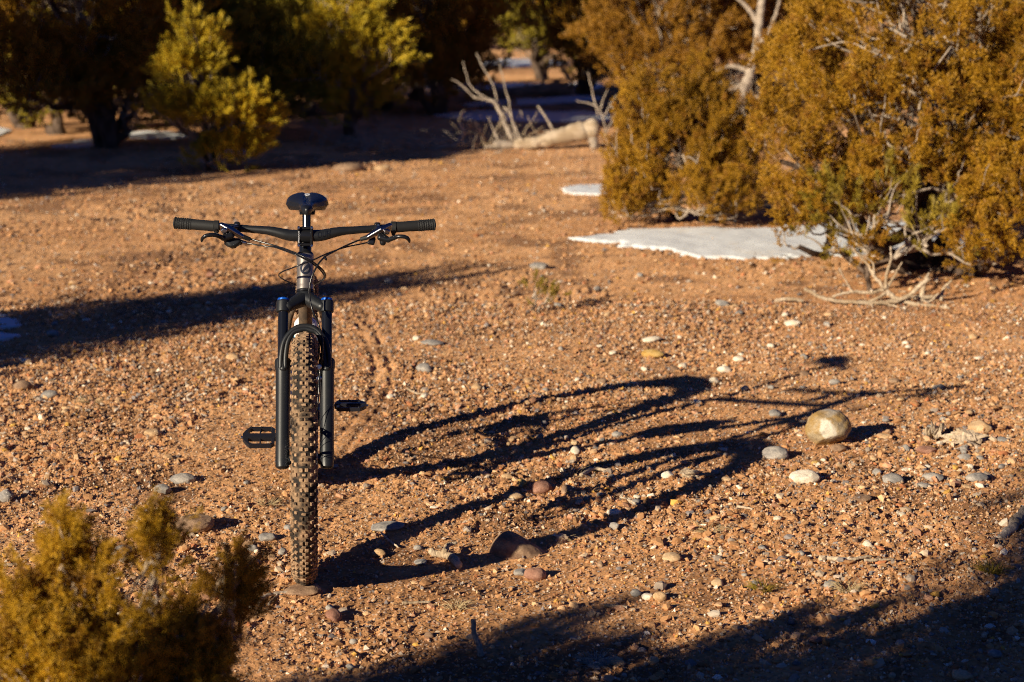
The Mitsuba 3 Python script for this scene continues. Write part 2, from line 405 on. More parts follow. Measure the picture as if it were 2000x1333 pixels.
def put_stone(key, label, mat, x, y, w, h, rng, d=None, sub=3, angular=.5, bump=.12, sink=.25, yaw=0.0, roll=0.0, group=None, cat_='stone'):
    v, f = stone_mesh(rng, w, d or w * .8, h, sub, angular, bump)
    v = v @ (rot([0, 0, 1], yaw) @ rot([0, 1, 0], roll)).T
    z = float(gz(x, y)) + h * (.5 - sink)
    scene[key] = mikit.ply((v + [x, y, z], f), mat, 38)
    tag(key, label, cat_, group)

STONES = [  # x, y, width, height, material, angular, label
    (1.175, 7.22, .164, .140, 'mat_boulder', .35, 'round grey and golden boulder with a pale crust patch on its face', 'boulder'),
    (.006, 5.86, .160, .084, 'mat_stone_brown', .9, 'brown wedge shaped boulder half crossed by the wheel shadow', 'boulder'),
    (1.006, 6.66, .108, .052, 'mat_stone_pale', .5, 'cream oblong cobble lying front left of the round golden boulder', 'stone'),
    (.957, 7.01, .105, .056, 'mat_stone_grey', .6, 'grey speckled cobble in the shadow tip beside the round golden boulder', 'stone'),
    (1.305, 6.63, .080, .046, 'mat_stone_grey', .2, 'smooth grey pebble leaning on gravel in front of the round golden boulder', 'stone'),
    (1.453, 6.67, .074, .034, 'mat_stone_grey', .2, 'smooth flat grey pebble second from the right in the lower cobble row', 'stone'),
    (1.605, 6.67, .082, .034, 'mat_stone_grey', .2, 'smooth grey brown pebble rightmost in the lower cobble row', 'stone'),
    (1.784, 7.41, .092, .062, 'mat_stone_tan', .8, 'pale tan angular rock right of the broken weathered wood', 'stone'),
    (1.153, 6.40, .088, .024, 'mat_stone_brown', .3, 'long flat olive brown stone half buried below the cream oblong cobble', 'stone'),
    (.030, 6.63, .048, .034, 'mat_stone_ochre', .8, 'small bright ochre yellow stone between the wheel shadows', 'stone'),
    (-.016, 6.72, .052, .025, 'mat_stone_tan', .5, 'tan pebble just behind the bright ochre yellow stone', 'stone'),
    (.186, 6.51, .042, .046, 'mat_stone_brown', .5, 'dark upright knobby stone standing in the wheel shadow', 'stone'),
    (.096, 6.57, .080, .044, 'mat_stone_red', .5, 'dull purple brown stone beside the dark upright knobby stone', 'stone'),
    (.067, 5.62, .068, .046, 'mat_stone_red', .9, 'maroon slab of rock right below the brown wedge shaped boulder', 'stone'),
    (.025, 5.665, .05, .022, 'mat_stone_grey', .9, 'thin pale grey chip between the wedge boulder and the maroon slab', 'stone'),
    (-1.132, 6.65, .090, .040, 'mat_stone_grey', .3, 'half buried rounded grey stone left of the bicycle pedal', 'stone'),
    (-1.177, 6.51, .064, .038, 'mat_stone_grey', .6, 'grey angular stone just left below the half buried rounded grey stone', 'stone'),
    (-1.002, 6.06, .135, .060, 'mat_stone_brown', 1.0, 'large flat grey brown rock behind the middle spire of the front bush', 'stone'),
    (-1.172, 5.78, .070, .038, 'mat_stone_grey', .2, 'rounded grey brown cobble seen between the front bush spires', 'stone'),
    (-.779, 5.685, .056, .042, 'mat_stone_tan', .7, 'tan block of stone left of the front tyre by the bush tip', 'stone'),
    (-.790, 5.83, .040, .030, 'mat_stone_grey', .9, 'grey splinter of rock just behind the tan block of stone', 'stone'),
    (-.759, 5.96, .058, .028, 'mat_stone_grey', .9, 'pale grey slanted slab left of the front tyre', 'stone'),
    (-.590, 5.43, .115, .030, 'mat_stone_brown', 1.1, 'flat brown stone directly in front of the front tyre', 'stone'),
    (1.399, 9.78, .092, .040, 'mat_stone_pale', .9, 'bright white blocky stone below the dead branches of the right juniper', 'stone'),
    (.665, 9.35, .100, .030, 'mat_stone_pale', .4, 'flat whitish stone in the open ground above the ochre slab', 'stone'),
    (.644, 8.96, .105, .048, 'mat_stone_ochre', .3, 'smooth ochre brown cobble in the open ground above the handlebar shadow', 'stone'),
    (-.369, 9.15, .108, .030, 'mat_stone_grey', .7, 'flat blue grey slab in the sandy ground right of the fork', 'stone'),
    (.935, 8.60, .066, .034, 'mat_stone_pale', .2, 'pale oval pebble at the end of the rear wheel shadow', 'stone'),
    (-.402, 5.81, .044, .028, 'mat_stone_tan', .6, 'tan stone at the lower edge of the front wheel shadow', 'stone'),
    (-.395, 6.11, .118, .026, 'mat_stone_grey', .4, 'long thin grey slab inside the front wheel shadow loop', 'stone'),
    (-1.351, 7.30, .068, .034, 'mat_stone_tan', .5, 'tan rounded stone on the open ground far left of the pedal', 'stone'),
    (.165, 11.80, .125, .050, 'mat_stone_grey', .3, 'grey stone alone at the tip of the long tree shadow', 'stone'),
    (-1.452, 17.65, .275, .090, 'mat_stone_brown', .3, 'brown rock sunk in the ground at the shade edge behind the saddle', 'stone'),
    (-1.15, 17.72, .16, .07, 'mat_stone_tan', .4, 'tan rock right of the sunken brown rock at the shade edge', 'stone'),
    (.416, 5.37, .040, .030, 'mat_stone_tan', .3, 'tan round pebble, largest of the small heap at the shade edge in front', 'stone'),
    (.381, 5.38, .034, .022, 'mat_stone_pale', .4, 'pale pebble in the middle of the small heap at the shade edge in front', 'stone'),
    (.350, 5.41, .032, .024, 'mat_stone_grey', .4, 'grey pebble, leftmost of the small heap at the shade edge in front', 'stone'),
    (.476, 5.74, .064, .030, 'mat_stone_tan', .6, 'tan ridge shaped stone right of the maroon slab', 'stone'),
    (-1.682, 6.41, .058, .048, 'mat_stone_grey', .5, 'grey stone cut by the left edge of the picture', 'stone'),
    (.541, 6.70, .050, .030, 'mat_stone_pale', .9, 'pinkish pale chip of stone in the shadow left of the cream cobble', 'stone'),
    (.331, 6.24, .052, .024, 'mat_stone_pale', .5, 'pale flat chip below the wheel shadow right of the dark knobby stone', 'stone'),
    (1.831, 7.24, .050, .028, 'mat_stone_grey', .5, 'small grey stone at the foot of the tan angular rock', 'stone'),
    (1.405, 7.31, .060, .026, 'mat_stone_tan', .5, 'tan flat stone right of the round golden boulder', 'stone'),
    (1.20, 7.13, .06, .032, 'mat_stone_brown', .4, 'rust brown pebble in front of the round golden boulder', 'stone'),
    (1.52, 7.10, .085, .03, 'mat_stone_red', .6, 'mauve flat stone left of the broken weathered wood', 'stone'),
    (1.63, 6.98, .055, .03, 'mat_stone_grey', .4, 'blue grey pebble below the broken weathered wood', 'stone'),
    (1.78, 5.35, .12, .055, 'mat_stone_brown', .5, 'dark brown rock deep in the shade of the lower right corner', 'stone'),
    (1.93, 5.95, .10, .045, 'mat_stone_grey', .4, 'flat grey rock in the shade at the right edge', 'stone'),
]
LANDMARKS = [(1.175, 7.22, 'round golden boulder'), (-.004, 5.86, 'brown wedge shaped boulder'), (1.006, 6.66, 'cream oblong cobble'), (.030, 6.63, 'ochre yellow stone'), (-.6, 5.5, 'front tyre'),
             (-1.132, 6.65, 'half buried rounded grey stone'), (-1.002, 6.06, 'large flat grey brown rock'), (.644, 8.96, 'ochre brown cobble'), (.665, 9.35, 'flat whitish stone'), (-.369, 9.15, 'flat blue grey slab'), (.935, 8.60, 'pale oval pebble'),
             (1.399, 9.78, 'bright white blocky stone'), (1.66, 7.3, 'broken weathered wood'), (.154, 10.18, 'green juniper seedling'), (1.60, 6.67, 'lower cobble row'), (.38, 5.38, 'small pebble heap at the shade edge'), (-.395, 6.11, 'long thin grey slab'),
             (-1.351, 7.30, 'tan rounded stone left of the pedal'), (.165, 11.8, 'grey stone at the tree shadow tip'), (1.05, 5.70, 'pair of pale twigs'), (.95, 5.42, 'bright straw tuft'), (-.40, 8.1, 'thin twig on the sand'), (-.09, 4.92, 'upright grey stick'),
             (1.5, 12.2, 'wide snow patch'), (1.9, 10.4, 'tangle of dead branches'), (-1.72, 7.94, 'dry tuft at far left'), (-2.45, 9.7, 'finger shaped snow remnant'), (.62, 6.05, 'flattened straw tuft'), (1.15, 6.4, 'long flat olive brown stone'), (1.6, 6.05, 'thick grey branch at the right edge')]
def stones():
    rng = np.random.default_rng(5)
    placed = []
    for x, y, w, h, mat, ang, label, cat_ in STONES:
        big = w > .13 and y < 8
        k = numbered(cat_)
        if label.startswith('brown wedge'):
            v, f = stone_mesh(rng, w, w * .75, h * 1.5, 4, .3, .10)
            t = np.clip(v[:, 2] / (h * .75), 0, 1)
            v[:, 0] = v[:, 0] * (1 - .42 * t) - .018 * t
            v[:, 2] = np.where(v[:, 2] > 0, h * .92 * t ** .8, v[:, 2])
            v[:, 0] += np.where(v[:, 0] > 0, v[:, 0] * .25 * (1 - t), 0)
            scene[k] = mikit.ply((v + [x, y, float(gz(x, y)) - .012], f), mat, True)
            tag(k, label, cat_)
        else:
            put_stone(k, label, mat, x, y, w, h, rng, sub=4 if big else 3, angular=ang, bump=.17 if mat == 'mat_boulder' else .13,
                      sink=.05 if mat == 'mat_boulder' else .22, yaw=rng.uniform(-25, 25), roll=rng.uniform(-6, 6), d=w * (.9 if big else rng.uniform(.6, .95)))
        placed.append((x, y, w))
    names = {'mat_stone_grey': 'grey', 'mat_stone_tan': 'tan', 'mat_stone_pale': 'pale', 'mat_stone_brown': 'brown', 'mat_stone_ochre': 'ochre', 'mat_stone_red': 'reddish'}
    mats = list(names)
    n = 0
    while n < 250:
        y = math.sqrt(rng.uniform(4.7 ** 2, 11.5 ** 2))
        x = y * rng.uniform(-.262, .262)
        if n < 55: x, y = rng.uniform(1.0, 2.0), rng.uniform(6.45, 7.75)
        elif n < 85: y = rng.uniform(8.2, 9.9); x = rng.uniform(.4, .24 * y)
        elif rng.uniform() > float(stone_cover(np.array([x]), np.array([y]))[0]) * (1.0 if y < 8.2 else .5): continue
        w = float(np.clip(.024 * rng.uniform(.05, 1) ** -.36, .024, .062)) * (1 if y < 8 else 1.3)
        if any((x - a) ** 2 + (y - b) ** 2 < (.55 * (w + c)) ** 2 for a, b, c in placed): continue
        if any((x - a) ** 2 + (y - b) ** 2 < .09 ** 2 for a, b in WHEELS): continue
        placed.append((x, y, w))
        mat = mats[rng.choice(6, p=[.38, .18, .34, .07, .01, .02] if n < 85 else [.33, .34, .17, .12, .01, .03])]
        marks = [((x - a) ** 2 + ((y - b) * .8) ** 2, a, b, nm) for a, b, nm in LANDMARKS]
        d2, a, b, nm = min(marks)
        side_ = ('right' if x > a else 'left') if abs(x - a) > abs(y - b) else ('behind' if y > b else 'in front')
        far_ = 'just ' if d2 < .22 ** 2 else ''
        pos_ = {'right': 'right of', 'left': 'left of', 'behind': 'behind', 'in front': 'in front of'}[side_]
        size_ = 'tiny' if w < .030 else 'small' if w < .042 else 'larger'
        label = f'{size_} {names[mat]} pebble {far_}{pos_} the {nm}'
        group_ = f'{size_} {names[mat]} pebbles {far_}{pos_} the {nm}'
        put_stone(numbered('pebble'), label, mat, x, y, w, w * rng.uniform(.4, .68), rng, d=w * rng.uniform(.6, 1), sub=2, angular=rng.uniform(.5, 1.3), bump=.18,
                  sink=rng.uniform(.12, .3), yaw=rng.uniform(0, 360), roll=rng.uniform(-12, 12), group=group_, cat_='pebble')
        n += 1
stones()

# ------------------------------------------------------------------ the bicycle, in its own frame: x to its left, y to its rear, z up
BIKE = 'mountain_bike'
tag(BIKE, 'black and grey hardtail mountain bike standing upright with a muddy knobby front tyre', 'bicycle')
M_BIKE = T4().translate([-.600, 5.545, 0]).rotate([0, 0, 1], math.degrees(.095)).rotate([0, 1, 0], math.degrees(.018))

def part(path, mesh, mat, smooth=35, label=None, kind=None):
    k = numbered(f'{BIKE}__{path}')
    scene[k] = mikit.ply(mesh, mat, smooth, to_world=M_BIKE)
    if label or kind: tag(k, label, kind=kind)
    return k

AX, EF = np.array([0, .4305, .9026]), np.array([0, -.9026, .4305])     # along the steering axis, and square to it, forwards
R0 = .363
def S_leg(s, x=0.0, fwd=0.0):
    return np.array([x, 0, R0]) + s * AX + fwd * EF
def S_ax(s, x=0.0, fwd=0.0):
    return np.array([x, .048, R0]) + s * AX + fwd * EF

# ---- wheels
def wheel(name, cy, rotor_x, rotor_r, drive):
    rng = np.random.default_rng(3 + int(cy * 10))
    O = np.array([0, cy, R0])
    rim_prof = [(.296, -.021), (.300, -.019), (.300, -.016), (.292, -.013), (.286, -.006), (.286, .006), (.292, .013), (.300, .016), (.300, .019), (.296, .021), (.281, .014), (.276, 0), (.281, -.014), (.296, -.021)]
    def ring(prof, n):
        prof = np.array(prof)
        th = np.arange(n) * 2 * np.pi / n
        v = np.stack([np.broadcast_to(prof[:, 1], (n, len(prof))), np.cos(th)[:, None] * prof[:, 0], np.sin(th)[:, None] * prof[:, 0]], -1).reshape(-1, 3) + O
        m = len(prof)
        i, j = np.meshgrid(np.arange(n), np.arange(m), indexing='ij')
        a, b = i * m + j, ((i + 1) % n) * m + j
        c, d = ((i + 1) % n) * m + (j + 1) % m, i * m + (j + 1) % m
        q = np.stack([a, d, c, b], -1).reshape(-1, 4)
        return trimesh.Trimesh(v, np.vstack([q[:, [0, 1, 2]], q[:, [0, 2, 3]]]), process=False)
    w = part(name, ring(rim_prof[:-1], 96), 'mat_black_metal', 40)[len(BIKE) + 2:]
    ph = np.linspace(-2.6, 2.6, 26)
    Rc, aw, bh = .3225, .0335, .0362
    part(w + '__tyre', ring([(Rc + bh * math.cos(p), aw * math.sin(p)) for p in ph], 180), 'mat_tyre', True, 'dusty black rubber tyre')
    vs, fs = [], []
    box = np.array([[x, y, z] for x in (-.5, .5) for y in (-.5, .5) for z in (-.35, 1)], float)
    bf = np.array([[0, 1, 3], [0, 3, 2], [4, 6, 7], [4, 7, 5], [0, 4, 5], [0, 5, 1], [2, 3, 7], [2, 7, 6], [1, 5, 7], [1, 7, 3]])
    N = 82
    rows = [(0.0, [(-.21, .0105, .0125), (.21, .0105, .0125), (-1.28, .0085, .012), (1.28, .0085, .012)]),
            (.5, [(-.66, .0105, .011), (.66, .0105, .011), (0, .012, .009)]),
            (.22, [(-1.0, .0075, .009), (1.0, .0075, .009)]),
            (.75, [(-1.42, .007, .010), (1.42, .007, .010)])]
    for k in range(N):
        for off, knobs in rows:
            for phi, lw, lt in knobs:
                th = 2 * np.pi * (k + off + rng.uniform(-.03, .03)) / N
                er = np.array([0, math.cos(th), math.sin(th)])
                et = np.array([0, -math.sin(th), math.cos(th)])
                nn = unit(er * math.cos(phi) / bh + np.array([1, 0, 0]) * math.sin(phi) / aw)
                tx = np.cross(et, nn)
                pos = O + er * (Rc + bh * math.cos(phi)) + np.array([aw * math.sin(phi), 0, 0])
                b = box.copy()
                top = b[:, 2] > .5
                b[top, :2] *= .84
                b[:, :2] = b[:, :2] @ rot([0, 0, 1], rng.normal(0, 6))[:2, :2]
                b = b * [.92 * lw * rng.uniform(.82, 1.12), .88 * lt * rng.uniform(.80, 1.12), .0050 * rng.uniform(.65, 1.05)]
                vs.append(b[:, :1] * tx + b[:, 1:2] * et + b[:, 2:] * nn + pos)
                fs.append(bf + 8 * (len(vs) - 1))
    m = trimesh.Trimesh(np.vstack(vs), np.vstack(fs), process=False)
    part(w + '__tread', m, 'mat_tread', False, 'square tread knobs caked with tan dust', 'stuff')
    wid = .055 if not drive else .074
    part(w + '__hub', lathe([(.009, -wid), (.011, -wid + .004), (.011, -.038), (.026, -.034), (.027, -.031), (.014, -.027), (.013, .022), (.027, .026), (.028, .029), (.016, .034), (.011, wid - .004), (.009, wid)], O, [1, 0, 0]), 'mat_black_metal')
    for k in range(28):
        th = 2 * np.pi * k / 28
        side = 1 if k % 2 else -1
        th2 = th + (.55 if (k // 2) % 2 else -.55)
        p0 = O + [side * .029, .025 * math.cos(th2), .025 * math.sin(th2)]
        p1 = O + [side * .004, .278 * math.cos(th), .278 * math.sin(th)]
        part(w + '__spoke', tube([p0, p1], .0011, 5), 'mat_black_metal', True)
    # brake disc: a pierced ring on a spider
    ann = Point(0, 0).buffer(rotor_r, 48).difference(Point(0, 0).buffer(rotor_r - .016, 48))
    holes = []
    for k in range(36):
        t = 2 * np.pi * k / 36
        rr = rotor_r - (.0045 if k % 3 == 0 else .0085 if k % 3 == 1 else .0125)
        holes.append(Point(rr * math.cos(t), rr * math.sin(t)).buffer(.0026, 3))
    arms = []
    for k in range(6):
        t = 2 * np.pi * k / 6
        arms.append(LineString([(.018 * math.cos(t), .018 * math.sin(t)), ((rotor_r - .010) * math.cos(t + .45), (rotor_r - .010) * math.sin(t + .45))]).buffer(.0042, 2))
    import shapely
    disc = shapely.union_all([ann, Point(0, 0).buffer(.022, 24)] + arms).difference(shapely.union_all(holes))
    dm = trimesh.creation.extrude_polygon(disc, .0018, engine='earcut')
    v = dm.vertices
    dm = trimesh.Trimesh(np.stack([v[:, 2] + rotor_x, v[:, 0] + cy, v[:, 1] + R0], -1), dm.faces, process=False)
    part(w + '__brake_disc', dm, 'mat_steel', False)
wheel('wheel', 0.0, .0345, .090, False)
wheel('wheel', 1.179, .044, .090, True)

# ---- fork
LX = .0632
crown = cat(lathe([(.020, .4600), (.0275, .4610), (.0290, .466), (.0285, .480), (.0262, .4845)], S_ax(0), AX, 36),
            hull(np.vstack([ball(S_ax(.470, 0, .004), .024, 2), ball(S_leg(.452, -LX * .78, .002), .0165, 2)])),
            hull(np.vstack([ball(S_ax(.470, 0, .004), .024, 2), ball(S_leg(.452, LX * .78, .002), .0165, 2)])),
            lathe([(.0175, .4335), (.0205, .436), (.0208, .464), (.0185, .4695), (.014, .4705)], S_leg(0, -LX), AX, 28),
            lathe([(.0175, .4335), (.0205, .436), (.0208, .464), (.0185, .4695), (.014, .4705)], S_leg(0, LX), AX, 28))
fk = part('fork', crown, 'mat_black_matt', 40)[len(BIKE) + 2:]
for sx in (-1, 1):
    part(fk + '__stanchion', lathe([(.0155, .20), (.0155, .440)], S_leg(0, sx * LX), AX, 28), 'mat_black_gloss', 40, 'glossy black fork stanchion')
    part(fk + '__top_cap', lathe([(.0165, .469), (.0168, .4745), (.0150, .4770), (.006, .4778)], S_leg(0, sx * LX), AX, 24), 'mat_blue', 30, 'bright blue cap on top of the fork leg')
    low = lathe([(.012, -.030), (.0185, -.026), (.0205, -.010), (.0202, .05), (.0207, .20), (.0212, .258), (.0235, .268), (.0240, .285), (.0225, .292), (.0190, .2945), (.0165, .2945)], S_leg(0, sx * LX), AX, 32)
    boss = lathe([(.0125, 0), (.0150, .002), (.0150, .018), (.0120, .022), (.0105, .030)], [sx * (LX - .002), 0, R0 - .004], [-sx, 0, 0], 24)
    part(fk + '__lower_leg', cat(low, boss), 'mat_black_matt', 40)
def arch_path(k, half, top, w):
    pts = [S_leg(.262, -half, .018 + w), S_leg(.300, -half * .985, .021 + w), S_leg(.338, -half * .88, .024 + w), S_leg(.365, -half * .63, .026 + w), S_leg(.380 + top, -half * .32, .027 + w), S_leg(.384 + top, 0, .027 + w)]
    pts += [p * [-1, 1, 1] for p in pts[-2::-1]]
    return smooth_path(pts, 48)
part(fk + '__arch', cat(tube(arch_path(0, .069, .001, 0), .0082, 12), tube(arch_path(0, .056, -.007, 0), .0078, 12), tube(arch_path(0, .063, -.003, -.009), .0088, 12),
                        hull_balls((S_leg(.262, -.0625, .014), .012), (S_leg(.300, -.062, .014), .011)),
                        hull_balls((S_leg(.262, .0625, .014), .012), (S_leg(.300, .062, .014), .011))), 'mat_black_matt', 50)
part(fk + '__axle', lathe([(.007, -.075), (.007, .075)], [0, 0, R0], [1, 0, 0], 16), 'mat_black_metal')
cal = cat(hull_balls(([.036, .105, .600], .012), ([.036, .125, .540], .012)), hull_balls(([.052, .110, .585], .009), ([.050, .122, .555], .009)))
cb = part('brake_caliper', cal, 'mat_black_metal', 40)[len(BIKE) + 2:]
for z, y in ((.612, .098), (.578, .100)):
    part(cb + '__bolt', lathe([(.0065, 0), (.0085, .002), (.0085, .008), (.006, .010), (.004, .010)], [.040, y - .008, z], [0, -1, .2], 16), 'mat_steel')

# ---- frame
HT0, HT1 = .492, .603
head = lathe([(.0225, HT0), (.0262, HT0 + .002), (.0262, HT0 + .014), (.0250, HT0 + .017), (.0250, HT1 - .018), (.0262, HT1 - .015), (.0262, HT1 - .003), (.0240, HT1)], S_ax(0), AX, 40)
fr = 'frame'
part(fr + '__head_tube', head, 'mat_frame', 30, 'grey titanium coloured head tube with a dark round badge')
part('headset', cat(lathe([(.0235, .4845), (.0270, .4865), (.0270, .4915), (.0235, .4925)], S_ax(0), AX, 36),
                    lathe([(.0250, HT1), (.0225, HT1 + .006), (.0180, HT1 + .009)], S_ax(0), AX, 36)), 'mat_black_metal', 30)
BB = np.array([0, .747, .312])
RA = np.array([0, 1.179, R0])
ST = np.array([0, .259, .966])
down = smooth_path([S_ax(.510, 0, -.004), S_ax(.497, 0, -.030), S_ax(.470, 0, -.075), BB + [0, -.12, .105], BB + [0, -.02, .01]], 30)
part(fr + '__down_tube', tube(down, np.interp(np.linspace(0, 1, 30), [0, .15, .8, 1], [.0215, .0200, .0205, .022]), 24), 'mat_frame_dusty', True, 'brown grey dusty down tube')
seat_top = BB + ST * .430
part(fr + '__top_tube', tube(smooth_path([S_ax(.585, 0, -.006), S_ax(.578, 0, -.06), BB + ST * .395], 20), .0165, 20), 'mat_frame', True)
part(fr + '__seat_tube', cat(tube([BB, seat_top], .0170, 20), lathe([(.020, 0), (.022, .003), (.022, .014), (.019, .017)], seat_top - ST * .012, ST, 24)), 'mat_frame', 40)
part(fr + '__bottom_bracket', lathe([(.022, -.045), (.025, -.043), (.025, .043), (.022, .045)], BB, [1, 0, 0], 28), 'mat_black_metal')
for sx in (-1, 1):
    part(fr + '__chain_stay', tube(smooth_path([BB + [sx * .022, .02, 0], BB + [sx * .046, .13, .01], BB + [sx * .062, .24, .02], RA + [sx * .076, -.02, 0], RA + [sx * .079, .008, 0]], 24), np.interp(np.linspace(0, 1, 24), [0, 1], [.013, .008]), 14), 'mat_frame', True)
    part(fr + '__seat_stay', cat(tube(smooth_path([BB + ST * .375 + [sx * .012, .008, 0], BB + ST * .372 + [sx * .034, .055, -.012], [sx * .055, 1.000, .595], [sx * .068, 1.085, .490], [sx * .078, 1.155, .395], RA + [sx * .079, 0, 0]], 26), np.interp(np.linspace(0, 1, 26), [0, 1], [.0088, .0075]), 14),
                                 cbox(RA + [sx * .079, .004, .004], (.008, .034, .040), .003)), 'mat_frame_dusty', 45)

# head badge, bent round the head tube
def wrap(mesh, s0, x_off, r):
    v = np.array(mesh.vertices)
    a = (v[:, 0] + x_off) / r
    rr = r + v[:, 2]
    P = S_ax(s0) + v[:, 1:2] * AX + (rr * np.cos(a))[:, None] * EF + (rr * np.sin(a))[:, None] * np.array([1.0, 0, 0])
    return trimesh.Trimesh(P, mesh.faces, process=False)
disc = affinity.scale(Point(0, 0).buffer(.0165, 32), .96, 1.22)
leaf = Polygon([(-.0085, -.0095), (-.0098, -.001), (-.0078, .0062), (-.0035, .0115), (.0030, .0135), (.0075, .0128), (.0015, .0070), (-.0040, .0005), (-.0075, -.0055)])
wedge = Polygon([(-.0045, -.0120), (-.0010, -.0078), (.0115, .0030), (.0105, -.0040), (.0068, -.0105), (.0, -.0132)])
badge = disc.difference(leaf).difference(wedge)
badge = badge.segmentize(.002)
bm = trimesh.creation.extrude_polygon(badge, .0009, triangle_args='pq20a0.000004') if False else trimesh.creation.extrude_polygon(badge, .0009, engine='earcut')
bm = bm.subdivide_to_size(.003)
bm = wrap(bm, .5555, .0005, .0249)
part('head_badge', bm, 'mat_badge', False, 'round dark emblem with a pale leaf and wedge on the head tube')
part('cable_band', lathe([(.0253, 0), (.0258, .0005), (.0258, .0022), (.0253, .0026)], S_ax(.529), AX, 36), 'mat_cable', 30)

# ---- stem, spacers
BARC = np.array([0.0, .300, .966])
part('spacer', lathe([(.0178, .607), (.0182, .609), (.0182, .641), (.0178, .643)], S_ax(0), AX, 32), 'mat_black_gloss', 30)
stem_body = cat(lathe([(.0185, .644), (.0205, .646), (.0205, .682), (.0185, .684), (.010, .6845)], S_ax(0), AX, 32),
                hull(np.vstack([ball(S_ax(.664, -.014, .006), .014, 2), ball(S_ax(.664, .014, .006), .014, 2), ball(BARC + [-.017, .012, 0], .013, 2), ball(BARC + [.017, .012, 0], .013, 2)])),
                hull_balls((S_ax(.655, -.008, .022), .008), (S_ax(.655, .008, .022), .008), (S_ax(.648, 0, .0225), .007)))
sm_ = part('stem', stem_body, 'mat_black_metal', 40)[len(BIKE) + 2:]
def fp(x, up, fwd):      # on the faceplate: x across, up, and forward
    return BARC + [x, -fwd, up]
plate = cat(lathe([(.0205, -.0155), (.0212, -.0145), (.0212, .0145), (.0205, .0155)], BARC, [1, 0, 0], 36),
            *[cbox(fp(sx * .0190, 0, .0175), (.0085, .010, .062), .003) for sx in (-1, 1)],
            *[cbox(fp(0, sz * .0245, .0150), (.030, .009, .008), .002) for sz in (-1, 1)])
part(sm_ + '__faceplate', plate, 'mat_black_metal', 40)
for sx in (-1, 1):
    for sz in (-1, 1):
        part(sm_ + '__bolt', lathe([(.0032, 0), (.0036, .0006), (.0036, .0036), (.0030, .0042), (.0016, .0042), (.0014, .002)], fp(sx * .0190, sz * .0265, .0222), [0, -1, .12], 14), 'mat_steel', 30, 'bright steel clamp bolt')
tm = meshkit.text_mesh('SCOPING', .0042, .0006, True)
tv = np.array(tm.vertices)
tv[:, 0] -= tv[:, 0].mean()
tv[:, 0] *= .036 / np.ptp(tv[:, 0])
part(sm_ + '__lettering', trimesh.Trimesh(np.stack([-.0207 + tv[:, 1] * .8, BARC[1] - .0224 - tv[:, 2], BARC[2] - tv[:, 0]], -1)[:, :], tm.faces, process=False), 'mat_print_white', False, 'small white vertical lettering on the stem clamp')

# ---- handlebar
def bar_y(x): return .300 + .050 * np.clip((abs(x) - .06) / .33, 0, 1) ** 1.15
def bar_z(x):
    t = np.clip((abs(x) - .030) / .085, 0, 1)
    return .966 + .0135 * (t * t * (3 - 2 * t)) + .0165 * np.clip((abs(x) - .10) / .29, 0, 1)
xs = np.concatenate([np.linspace(-.387, -.15, 20), np.linspace(-.14, .14, 45), np.linspace(.15, .387, 20)])
bp = np.stack([xs, bar_y(xs), bar_z(xs)], -1)
br = np.interp(np.abs(xs), [0, .030, .055, .12, .16, .4], [.0175, .0175, .0168, .0122, .0112, .0111])
hb = part('handlebar', tube(bp, br, 24), 'mat_black_matt', True, 'matt black wide handlebar with a gentle rise')[len(BIKE) + 2:]
tm = meshkit.text_mesh('OUN', .017, .0007, True)
tv = np.array(tm.subdivide_to_size(.004).vertices); tf = tm.subdivide_to_size(.004).faces
tx_ = .037 + (tv[:, 0] - tv[:, 0].min()) * .038 / np.ptp(tv[:, 0])
ang = (tv[:, 1] - .0085) / .0165 + .25
rr = np.interp(tx_, [0, .030, .055, .12], [.0175, .0175, .0168, .0122]) + .0001 + tv[:, 2]
part(hb + '__lettering', trimesh.Trimesh(np.stack([tx_, bar_y(tx_) - rr * np.cos(ang), bar_z(tx_) + rr * np.sin(ang)], -1), tf, process=False), 'mat_black_gloss', False, 'dark glossy lettering on the handlebar')
for sx in (-1, 1):
    gx = np.linspace(.268, .385, 60)
    rad = np.full(60, .0158)
    pat = gx > .335
    rad = np.where(pat, .0160 + .0007 * np.sign(np.sin(gx * 2 * np.pi / .0068)), rad)
    rad[-3:] = [.0178, .0182, .0170]
    g = part('grip', tube(np.stack([sx * gx, bar_y(gx), bar_z(gx)], -1)[::sx if sx > 0 else 1], rad, 26), 'mat_grip', False if False else 30)[len(BIKE) + 2:]
    # raised lozenges in the outer grip
    lz = []
    for i, q in enumerate(np.arange(.339, .380, .0068)):
        for j in range(14):
            a = 2 * np.pi * (j + .5 * (i % 2)) / 14
            c = np.array([sx * q, bar_y(q) - .0163 * math.cos(a), bar_z(q) + .0163 * math.sin(a)])
            lz.append(hull(ball(c, (.0026, .0016, .0016), 0)))
    part(g + '__pattern', cat(*lz), 'mat_grip', False, kind='stuff')
    q = .2615
    ctr = np.array([sx * q, float(bar_y(q)), float(bar_z(q))])
    col = cat(lathe([(.0145, -.008), (.0178, -.0065), (.0180, .0065), (.0160, .008)], ctr, [1, 0, 0], 28), hull_balls((ctr + [0, -.004, -.012], .0075), (ctr + [0, -.002, -.021], .0055)))
    part(g + '__collar', col, 'mat_grip', 35)
    part(g + '__bolt', lathe([(.0032, 0), (.0032, .001), (.002, .001)], ctr + [0, -.0178, -.008], [0, -1, -.3], 12), 'mat_black_gloss', 30)

